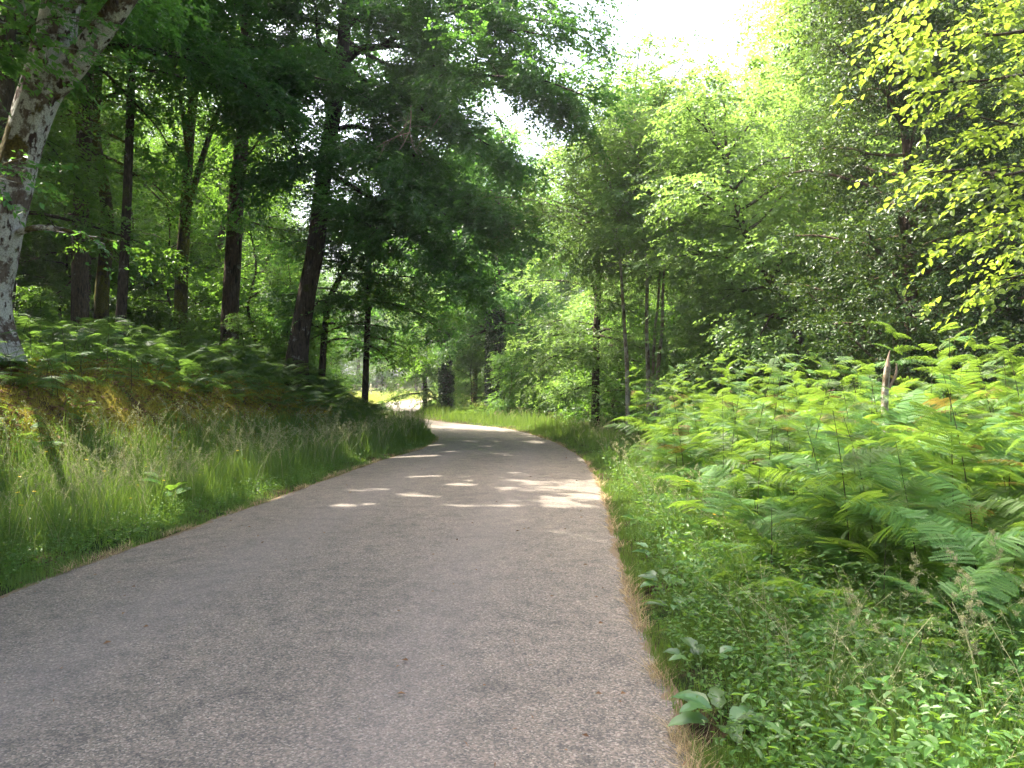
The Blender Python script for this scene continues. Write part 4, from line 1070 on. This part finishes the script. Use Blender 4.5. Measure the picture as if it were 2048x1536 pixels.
# dead leaves
acc = Acc()
x1, y1, _, _ = verge_points(G, 9000, 1.0, 6, 1, 2.2, 16, 1.6); x2, y2, _, _ = verge_points(G, 26000, 1.6, 8, -1, 5, 36, 1.1)
x = np.concatenate([x1, x2]); y = np.concatenate([y1, y2]); n = len(x)
o = np.stack([x, y, ground(x, y) + .012 + .02 * G.rand(n)], 1); az = G.rand(n) * 6.28
Ls = .05 + .05 * G.rand(n)
leaves(acc, o, np.stack([np.cos(az), np.sin(az), .2 * G.randn(n)], 1), np.array([0, 0, 1.0]) + G.randn(n, 3) * .4, Ls, Ls * .6, G.rand(n), 'diamond', .25)
tag(link('leaf_litter', acc.mesh('leaf_litter', M['litter'])), 'brown dead leaves lying under the plants on both sides', 'dead leaves', kind='stuff')

acc = Acc(); n = 420
d_ = 2.4 + 26 * G.rand(n) ** 1.4; sgn = np.where(G.rand(n) < .5, -1.0, 1.0); sv = sgn * (1 - .75 * G.rand(n) ** 1.6)
x0, y0, yc = road_pt(U0 + d_, 0); x, y, _ = road_pt(U0 + d_, sv * half_w(yc)); az = G.rand(n) * 6.28
Ls = .02 + .035 * G.rand(n) ** 2
leaves(acc, np.stack([x, y, .05 + 0 * x], 1), np.stack([np.cos(az), np.sin(az), .1 * G.randn(n)], 1), np.array([0, 0, 1.0]) + G.randn(n, 3) * .35, Ls, Ls * np.where(G.rand(n) < .4, .12, .55), G.rand(n), 'diamond', .2)
tag(link('fallen_leaves', acc.mesh('fallen_leaves', M['litter'])), 'scattered bits of dead leaf and twig on the tarmac', 'dead leaves', kind='stuff')

# ------------------------------------------------------------ bracken
def rot(az, el, roll=0):
    ca, sa, ce, se = cos(az), sin(az), cos(el), sin(el)
    return np.array([[ca, -sa, 0], [sa, ca, 0], [0, 0, 1]]) @ np.array([[ce, 0, -se], [0, 1, 0], [se, 0, ce]]) @ np.array([[1, 0, 0], [0, cos(roll), -sin(roll)], [0, sin(roll), cos(roll)]])
def frond_mesh(seed, L, pairs, mat, name='frond'):
    """one feather of bracken along +X: pinnules left and right, each cut into small lobes"""
    r = rs(seed); acc = Acc(); O = []; A_ = []; NN = []; LL = []; WW = []; TT = []
    k = np.arange(pairs); f = (k + .6) / pairs
    def rach(f): return np.array([L * f * (1 - .10 * f * f), .04 * L * math.sin(3 * f + seed), L * (.16 * f - .42 * f * f)])
    pts = [rach(q) for q in np.linspace(0, 1, 7)]
    tube(acc, np.array(pts), np.linspace(.0030, .0008, 7), 3, tint=.8)
    for q in f:
        p = rach(q); p2 = rach(min(q + .03, 1.02)); d = unit(p2 - p)
        for sg in (-1, 1):
            pl = L * .30 * min(1, .72 + q * 3.2) * (1 - q) ** .72 * r.uniform(.85, 1.12) + .010
            side = unit(np.cross(d, [0, 0, 1.0])) * sg
            pd = unit(d * .42 + side + np.array([0, 0, r.uniform(-.28, .12)]))
            m_ = max(3, int(pl / .0105)); nrm = np.array([0, 0, 1.0]) + r.randn(3) * .18
            s2 = unit(np.cross(pd, nrm)); tt = np.clip(r.rand() * .6 + .3 * q, 0, 1)
            for j in range(m_):
                g = (j + .3) / m_; c = p + pd * pl * g + np.array([0, 0, -.18 * pl * g * g]); ll = (.008 + pl * .105) * (1 - .55 * g) + .002
                for s3 in (-1, 1):
                    O.append(c); A_.append(pd * .55 + s2 * s3); NN.append(nrm); LL.append(ll); WW.append(pl / m_ * 1.15); TT.append(tt)
    leaves(acc, np.array(O), np.array(A_), np.array(NN), np.array(LL), np.array(WW), np.array(TT), 'diamond', .05)
    return acc.mesh(name, mat)
def bracken_proto(seed, H, levels, fr, label, cat='fern', group=None, lean=.12, matstem='dark_stem', spread=1.0):
    r = rs(seed); root = empty('bracken_fern', (0, 0, 0)); tag(root, label, cat, group)
    az0 = r.rand() * 6.28; n = 7
    pts = np.array([(lean * H * (k / n) ** 2 * cos(az0), lean * H * (k / n) ** 2 * sin(az0), H * k / n - .03) for k in range(n + 1)])
    a = Acc(); tube(a, pts, np.linspace(.0065, .002, n + 1), 5, tint=.4); link('stem', a.mesh('stem', M[matstem], True), root)
    base = r.rand() * 6.28
    for k in range(levels):
        f = .30 + .66 * (k / max(1, levels - 1)) ** .85 + r.uniform(-.02, .02)
        p = np.array([np.interp(f * n, np.arange(n + 1), pts[:, c]) for c in range(3)])
        sc = spread * (1.0 - .72 * max(0, (f - .30) / .66) ** 1.2) * r.uniform(.85, 1.12)
        for sg in (0, 1):
            old = fr is FR and r.rand() < .07
            o = link('old_frond' if old else 'frond', FOLD if old else fr[r.randint(len(fr))], root, tuple(p))
            o.rotation_euler = (r.uniform(-.5, .5), -r.uniform(-.25, .6) - .25 * (k == levels - 1), base + sg * pi + r.uniform(-.75, .75) + k * .5)
            o.scale = (sc,) * 3
    o = link('frond', fr[0], root, tuple(pts[-1])); o.rotation_euler = (.3, -.35, az0); o.scale = (.36 * spread,) * 3
    return root
FR = [frond_mesh(400 + k, .70, 19, M['bracken']) for k in range(3)]
FOLD = frond_mesh(409, .55, 13, M['bracken_old'], 'old_frond')
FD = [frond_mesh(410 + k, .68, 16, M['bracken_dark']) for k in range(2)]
GB = 'tall bracken ferns crowding the right verge'
BP = [bracken_proto(420 + k, (1.75, 1.55, 1.9, 1.35)[k], (8, 7, 8, 7)[k], FR, 'x') for k in range(4)]
BS = [bracken_proto(430 + k, (.85, .7)[k], 5, FR, 'x', spread=.8) for k in range(2)]
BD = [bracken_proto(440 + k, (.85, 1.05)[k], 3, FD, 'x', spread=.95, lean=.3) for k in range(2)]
R3 = rs(55)
def scatter(protos, pts, label, group, s0, s1):
    for (x, y) in pts:
        o = copy_tree(protos[R3.randint(len(protos))]); o.location = (x, y, gz(x, y)); o.rotation_euler = (R3.randn() * .05, R3.randn() * .05, R3.rand() * 6.28)
        o.scale = (R3.uniform(s0, s1),) * 3; tag(o, label, 'fern', group)
def poisson(n, fx, dmin, tries=9000):
    out = []
    for _ in range(tries):
        if len(out) >= n: break
        x, y = fx()
        if x is None: continue
        if all((x - a) ** 2 + (y - c) ** 2 > dmin ** 2 for a, c in out): out.append((x, y))
    return out
def fr_right():
    y = R3.uniform(4.6, 13.5); x = R3.uniform(2.2, 9.5)
    if x < 1.72 + .02 * (y - 4.6) + .25 * sin(y * 1.3): return None, None
    if x > .86 * y + .6: return None, None
    if (x - 3.62) ** 2 + (y - 7.5) ** 2 < .12: return None, None
    return x, y
scatter(BP, poisson(170, fr_right, .46), 'tall yellow-green bracken fern in the thick sunlit stand on the right', GB, .85, 1.08)
def fr_right2():
    y = R3.uniform(12, 19); x = R3.uniform(2.6, 7.5)
    return (x, y) if x > 2.7 + .03 * (y - 12) else (None, None)
scatter(BP[1:2] + BP[3:], poisson(34, fr_right2, .62), 'bracken fern in shade below the slender stems, beyond the sunlit stand', 'shaded bracken ferns on the right', .75, 1.0)
def fr_edge():
    y = R3.uniform(3.2, 9); x = R3.uniform(1.5, 3.6)
    if x > .86 * y: return None, None
    return (x, y) if x > 1.45 + .03 * y and x < 3.4 else (None, None)
scatter(BS, poisson(26, fr_edge, .45), 'short young bracken fern among the herbs at the foot of the tall stand', 'short bracken ferns by the right verge', .7, 1.1)
def fr_left():
    y = R3.uniform(8.5, 30); t = R3.uniform(float(np.interp(y, [8, 12, 16, 20, 24], [3.7, 3.1, 2.5, 2.0, 1.5])), 7.0); x0, y0, yc = road_pt(U0 + y, 0); x, y1, _ = road_pt(U0 + y, -(half_w(yc) + t))
    if y1 > 26 and x > -.2 * y1: return None, None
    return float(x), float(y1)
LF = poisson(290, fr_left, .42); LF.sort(key=lambda q: q[1])
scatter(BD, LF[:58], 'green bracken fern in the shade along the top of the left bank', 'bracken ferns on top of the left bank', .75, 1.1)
scatter(BD, [(-7.0, 9.9), (-7.4, 9.9), (-6.7, 10.3), (-7.1, 10.6), (-6.4, 10.9), (-7.8, 10.2)], 'bracken fern hiding the foot of the big forked tree', 'ferns round the forked tree', .7, .9)
scatter(BS, [(-6.1, 9.0), (-5.6, 8.1), (-6.5, 10.4), (-5.3, 9.8), (-5.9, 10.6), (-6.4, 8.9), (-5.2, 7.6), (-5.7, 9.4), (-5.0, 11.4), (-5.6, 12.6)], 'small sunlit fern on the face of the left bank', 'small ferns on the left bank', .5, .8)
scatter(BS, [(-1.9, 34.3), (-1.4, 34.0), (-1.0, 34.5), (-2.4, 34.6), (-1.7, 33.6), (-.7, 34.1)], 'bright yellow-green fern at the foot of the ivy clad trunk past the bend', 'ferns past the bend', .8, 1.1)
# the farther ferns of the bank, past counting
acc = Acc()
fm = [bpy.data.objects] and FD
fv = []
for me in FD:
    c = np.empty(len(me.vertices) * 3, np.float32); me.vertices.foreach_get('co', c); t_a = np.empty(len(me.vertices), np.float32); me.attributes['tint'].data.foreach_get('value', t_a)
    q = np.empty(len(me.loops), np.int32); me.loops.foreach_get('vertex_index', q); fv.append((c.reshape(-1, 3), q.reshape(-1, 4), t_a))
for (x, y) in LF[58:] + [(-6.3 + .3 * k, 25.5 - .4 * k) for k in range(7)]:
    z = gz(x, y)
    for k in range(6):
        V, Fq, ta = fv[k % 2]; sc = R3.uniform(.6, 1.05)
        acc.add((V * sc) @ rot(R3.rand() * 6.28, R3.uniform(0, .6), R3.uniform(-.4, .4)).T + np.array([x, y, z + R3.uniform(.2, .75)]), Fq, ta)
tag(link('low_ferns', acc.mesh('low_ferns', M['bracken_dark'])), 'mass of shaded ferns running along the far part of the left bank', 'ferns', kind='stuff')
acc = Acc(); fv = []
for me in FR:
    c = np.empty(len(me.vertices) * 3, np.float32); me.vertices.foreach_get('co', c); t_a = np.empty(len(me.vertices), np.float32); me.attributes['tint'].data.foreach_get('value', t_a)
    q = np.empty(len(me.loops), np.int32); me.loops.foreach_get('vertex_index', q); fv.append((c.reshape(-1, 3), q.reshape(-1, 4), t_a))
for (x, y) in poisson(330, fr_right, .2, 20000) + poisson(60, fr_right2, .3) + poisson(46, fr_edge, .3):
    z = gz(x, y); hi = min(1.25, .35 + .55 * max(0, x - 1.5))
    for k in range(4):
        V, Fq, ta = fv[k % 3]; sc = R3.uniform(.55, 1.0)
        acc.add((V * sc) @ rot(R3.rand() * 6.28, R3.uniform(-.1, .9), R3.uniform(-.6, .6)).T + np.array([x, y, z + R3.uniform(.1, hi)]), Fq, ta)
tag(link('fern_undergrowth', acc.mesh('fern_undergrowth', M['bracken'])), 'tangle of lower fern fronds filling the stand of bracken on the right', 'ferns', kind='stuff')
for pr in BP + BS + BD:
    for ch in list(pr.children): bpy.data.objects.remove(ch)
    bpy.data.objects.remove(pr)

# ------------------------------------------------------------ broad leaved weeds
def blade_leaf(L, W, r, wave=.1, heart=.0, cup=.15):
    nu_, nv_ = 8, 5; u = np.linspace(0, 1, nu_); v = np.linspace(-1, 1, nv_)
    prof = np.sin(pi * np.clip(u, 0, 1) ** (.62)) ** .75 * (1 + wave * np.sin(u * 17 + r.rand() * 6)); prof[0] = .06; prof[-1] = 0.02
    Uu, Vv = np.meshgrid(u, v, indexing='ij')
    X = L * Uu - heart * L * (np.abs(Vv) ** 2) * (1 - Uu) ** 2; Y = W * .5 * prof[:, None] * Vv
    Z = L * (.25 * Uu - .55 * Uu ** 2) * r.uniform(.4, 1) + W * cup * np.abs(Vv) * prof[:, None] + wave * .25 * W * np.sin(Uu * 15 + r.rand() * 6) * np.abs(Vv) ** 2
    i, j = np.meshgrid(np.arange(nu_ - 1), np.arange(nv_ - 1), indexing='ij')
    return np.stack([X, Y, Z], -1).reshape(-1, 3), np.stack([i * nv_ + j, (i + 1) * nv_ + j, (i + 1) * nv_ + j + 1, i * nv_ + j + 1], -1).reshape(-1, 4)
def weed(name, x, y, n, L, W, pet, label, seed, cat='weed', wave=.08, heart=.2, el=(.3, .9), mat='weed', group=None, ysc=1):
    r = rs(seed); root = empty(name, (x, y, gz(x, y))); tag(root, label, cat, group); st_ = Acc()
    for k in range(n):
        az = k * 2.4 + r.rand(); e = r.uniform(*el); pl = pet * r.uniform(.6, 1.2)
        tip = np.array([cos(az) * cos(e), sin(az) * cos(e), sin(e)]) * pl
        tube(st_, np.array([[0, 0, 0], tip * .5 + np.array([0, 0, .01]), tip]), np.array([.0028, .0022, .0016]), 4)
        V, Fq = blade_leaf(L * r.uniform(.7, 1.15), W * r.uniform(.75, 1.1), r, wave, heart)
        a = Acc(); a.add(V @ rot(az, e * .35, r.uniform(-.35, .35)).T, Fq, r.rand())
        link('leaf', a.mesh('leaf', M[mat], True), root, tuple(tip))
    link('stem', st_.mesh('stem', M['green_stem'], True), root)
    return root
weed('broadleaf_weed', .93, 3.42, 11, .15, .10, .13, 'large clump of wide crinkled leaves by the tarmac, nearest the camera', 501, wave=.14, heart=.3)
weed('broadleaf_weed', .99, 4.02, 7, .10, .09, .15, 'weed with rounded pale leaves at the road edge, beyond the nearest clump', 502, heart=.35, el=(.6, 1.1))
weed('broadleaf_weed', 1.10, 5.1, 9, .12, .085, .13, 'broad leaved weed at the right edge, third from the camera', 503)
weed('broadleaf_weed', 1.13, 5.75, 9, .13, .09, .13, 'pale broad leaved weed at the right edge, fourth from the camera', 504)
weed('broadleaf_weed', 1.24, 6.7, 8, .13, .09, .13, 'broad leaved weed at the right edge, fifth from the camera', 505)
weed('broadleaf_weed', 1.36, 8.4, 9, .16, .08, .10, 'large dark leaved weed leaning onto the road where the verge bulges', 506, mat='herb')
weed('broadleaf_weed', 1.58, 6.2, 9, .13, .09, .16, 'tall crinkled weed set back from the edge beside the fifth weed', 507, wave=.14)
weed('broadleaf_weed', -3.95, 8.9, 7, .16, .13, .42, 'burdock like plant with big dark leaves standing in the left grass', 508, el=(.9, 1.35), mat='herb', heart=.3)
weed('broadleaf_weed', -4.3, 6.6, 9, .13, .07, .12, 'broad leaved weed at the foot of the left grass, by the tarmac', 509, mat='herb')
weed('broadleaf_weed', -3.75, 7.6, 8, .11, .06, .08, 'low weed with narrow leaves on the left edge of the tarmac', 510, mat='herb')
weed('nettle', 1.95, 4.6, 14, .09, .05, .22, 'upright leafy plant with toothed leaves, just inside the right grass', 511, cat='plant', wave=.22, el=(.3, 1.4), mat='herb')
weed('nettle', 2.35, 6.4, 16, .09, .05, .28, 'taller leafy plant with toothed leaves in front of the bracken', 512, cat='plant', wave=.22, el=(.3, 1.4), mat='herb')

# brambles: arching canes with leaves in threes
def bramble(x, y, az, L, H, label, seed):
    r = rs(seed); root = empty('bramble', (x, y, gz(x, y))); tag(root, label, 'bramble'); a = Acc(); n = 9
    f = np.linspace(0, 1, n); pts = np.stack([cos(az) * L * f, sin(az) * L * f, H * np.sin(pi * f * .8) ** .8], 1)
    tube(a, pts, np.linspace(.005, .002, n), 5); link('cane', a.mesh('cane', M['green_stem'], True), root)
    for k in range(1, n):
        for q in range(2):
            b_ = Acc(); sd = az + (1 if q else -1) * r.uniform(.6, 1.3); pd = rot(sd, r.uniform(.2, .7)) @ np.array([.06, 0, 0]); tb = r.rand()
            for m_, off in ((0, 0), (1, 1.15), (2, -1.15)):
                V, Fq = blade_leaf(.068 * r.uniform(.8, 1.2), .048, r, .16, .1); b_.add(V @ rot(sd + off, .1, r.uniform(-.3, .3)).T + pd, Fq, tb)
            tube(b_, np.array([[0, 0, 0], pd * .5, pd]), np.array([.0015] * 3), 3)
            link('leaf', b_.mesh('leaf', M['herb'], True), root, tuple(pts[k]))
    return root
bramble(1.25, 3.0, .5, .75, .30, 'bramble cane arching over the grass, nearest the camera', 521)
bramble(1.45, 3.7, .2, .8, .32, 'bramble cane with fresh green leaves right of the nearest broad leaved clump', 522)
bramble(1.75, 3.1, 1.2, .7, .26, 'bramble cane lying low at the bottom right among the seed heads', 523)
bramble(1.9, 3.9, 2.4, .8, .34, 'bramble cane arching back towards the road in front of the bracken', 524)
bramble(2.3, 3.5, 1.5, .7, .42, 'bramble cane at the far right in front of the short bracken', 525)
bramble(1.6, 4.6, .9, .8, .30, 'bramble cane between the grass and the tall stand, farthest of the canes', 526)

# cocksfoot seed heads
def cocksfoot(x, y, H, lean, az, label, seed):
    r = rs(seed); root = empty('cocksfoot_grass', (x, y, gz(x, y))); tag(root, label, 'grass stem'); a = Acc(); n = 8
    f = np.linspace(0, 1, n); pts = np.stack([cos(az) * lean * H * f ** 2, sin(az) * lean * H * f ** 2, H * f], 1)
    tube(a, pts, np.linspace(.0022, .0010, n), 4); link('stem', a.mesh('stem', M['green_stem'], True), root)
    h = Acc()
    for k in range(9):
        g = .72 + .28 * k / 8; p = np.array([np.interp(g, f, pts[:, c]) for c in range(3)]); rr = (1 - (g - .72) / .28) * .045 + .004
        c = p + np.array([cos(k * 2.6) * rr, sin(k * 2.6) * rr, .012]); m_ = 46
        o = c + r.randn(m_, 3) * .0065; leaves(h, o, r.randn(m_, 3) + np.array([0, 0, .5]), r.randn(m_, 3), np.full(m_, .011), np.full(m_, .0042), r.rand(m_))
        tube(h, np.array([p - np.array([0, 0, .015]), (p + c) / 2, c]), np.array([.0008] * 3), 3)
    link('seed_head', h.mesh('seed_head', M['seed']), root)
    V, Fq = blade_leaf(.28, .010, r, 0, 0, .1)
    return root
ck = [(1.75, 3.05, .62, .15, .5, 'cocksfoot stem with fluffy cream seed head, lowest of the bottom right group'), (1.95, 3.2, .70, .1, 2.0, 'cocksfoot stem with cream seed head, in the middle of the bottom right group'),
      (2.05, 3.35, .78, .18, 3.0, 'tall cocksfoot stem with cream seed head, topmost in the bottom right group'), (2.2, 3.3, .66, .2, 1.0, 'cocksfoot stem leaning right, at the right of the bottom right group'),
      (1.85, 3.5, .74, .15, 4.0, 'cocksfoot stem standing behind the middle of the bottom right group'), (2.1, 3.0, .55, .2, 5.0, 'short cocksfoot stem at the right edge by the short bracken'),
      (2.35, 3.6, .8, .12, 2.5, 'cocksfoot stem farthest to the right against the bracken'), (1.62, 3.4, .6, .25, 3.3, 'cocksfoot stem leaning left over the brambles')]
for k, q in enumerate(ck): cocksfoot(*q, 540 + k)

# buttercups
def buttercup():
    root = empty('buttercup', (0, 0, 0)); a = Acc(); tube(a, np.array([[0, 0, 0], [.01, 0, .2], [.03, .01, .42]]), np.array([.0016, .0014, .001]), 3); link('stem', a.mesh('stem', M['green_stem']), root)
    b_ = Acc(); k = np.arange(5) * 1.2566; leaves(b_, np.zeros((5, 3)), np.stack([np.cos(k), np.sin(k), .35 + 0 * k], 1), np.tile([0, 0, 1.0], (5, 1)), np.full(5, .015), np.full(5, .016), np.full(5, .5), 'hex', .1)
    link('flower', b_.mesh('flower', M['petal']), root, (.03, .01, .42)); return root
bc = buttercup(); R4 = rs(66)
for side, n in ((-1, 62), (1, 26)):
    x, y, t, d = verge_points(R4, n, .5, 2.4, side, 4.5, 20, .6)
    for k in range(n):
        o = copy_tree(bc); o.location = (x[k], y[k], gz(x[k], y[k])); o.rotation_euler = (R4.randn() * .1, R4.randn() * .1, R4.rand() * 6.28); s = R4.uniform(.8, 1.5); o.scale = (s * 1.2, s * 1.2, s)
        tag(o, 'yellow buttercup flower in the long grass on the %s verge' % ('left' if side < 0 else 'right'), 'flower', 'buttercups on the %s verge' % ('left' if side < 0 else 'right'))
for ch in list(bc.children): bpy.data.objects.remove(ch)
bpy.data.objects.remove(bc)

# ------------------------------------------------------------ broken stump, fence by the field
root = empty('tree_stump', (3.62, 7.5, gz(3.62, 7.5) - .05)); tag(root, 'pale broken stump of a thin tree rising out of the bracken', 'tree stump')
a = Acc(); tube(a, np.array([[0, 0, 0], [.01, 0, .8], [0, .01, 1.4], [.02, 0, 1.72]]), np.array([.045, .036, .032, .028]), 14, .16, 2, .2, 5); link('trunk', a.mesh('trunk', M['bark_pale'], True), root)
a = Acc(); tube(a, np.array([[.02, 0, 1.70], [.03, .01, 1.78], [.05, .01, 1.88]]), np.array([.027, .016, .003]), 8, .3, 5, 0, 3); tube(a, np.array([[.03, 0, 1.5], [.09, -.02, 1.64], [.10, -.02, 1.75]]), np.array([.014, .014, .006]), 6, .1, 5, 0, 3)
link('splintered_top', a.mesh('splintered_top', M['twig'], True), root)
M['post'] = plain_mat('weathered_post', (0.34, 0.29, 0.23), (0.50, 0.45, 0.38), 12, .85)
def fence_run(pts, label):
    root = empty('field_fence', (pts[0][0], pts[0][1], gz(*pts[0]))); tag(root, label, 'fence'); o0 = np.array(root.location)
    tops = []
    for (x, y) in pts:
        z = gz(x, y); a = Acc(); b_ = np.array([x, y, z]) - o0
        tube(a, np.array([b_ + [0, 0, -.3], b_ + [0, 0, .6], b_ + [.01, 0, 1.2]]), np.array([.10, .095, .09]), 10, .06, 3, 0, 2)
        tube(a, np.array([b_ + [.01, 0, 1.2], b_ + [.01, 0, 1.225], b_ + [.01, 0, 1.23]]), np.array([.09, .05, .002]), 10)
        link('post', a.mesh('post', M['post'], True), root); tops.append(b_)
    for h in (.45, .8, 1.1):
        w = Acc()
        for p, q in zip(tops[:-1], tops[1:]): tube(w, np.array([p + [0, 0, h], (p + q) / 2 + [0, 0, h - .03], q + [0, 0, h]]), np.array([.006] * 3), 4)
        link('wire', w.mesh('wire', M['twig']), root)
fence_run([(-25.5 + 3.1 * k, 88 + .25 * k) for k in range(8)], 'wooden post and wire fence along the far side of the sunny field')

# ------------------------------------------------------------ haze
m, nt, out = new_mat('haze')
pv = N(nt, 'ShaderNodeVolumePrincipled'); pv.inputs['Color'].default_value = (0.93, 0.96, 1.0, 1); pv.inputs['Density'].default_value = 0.0007; pv.inputs['Anisotropy'].default_value = 0.3
nt.links.new(pv.outputs[0], out.inputs['Volume'])
V = [(x, y, z) for x in (-520, 520) for y in (-80, 920) for z in (-1.5, 34)]
me = mesh_quads('haze', V, [(0, 1, 3, 2), (4, 6, 7, 5), (0, 4, 5, 1), (2, 3, 7, 6), (0, 2, 6, 4), (1, 5, 7, 3)], None, m)
tag(link('haze', me), kind='stuff')
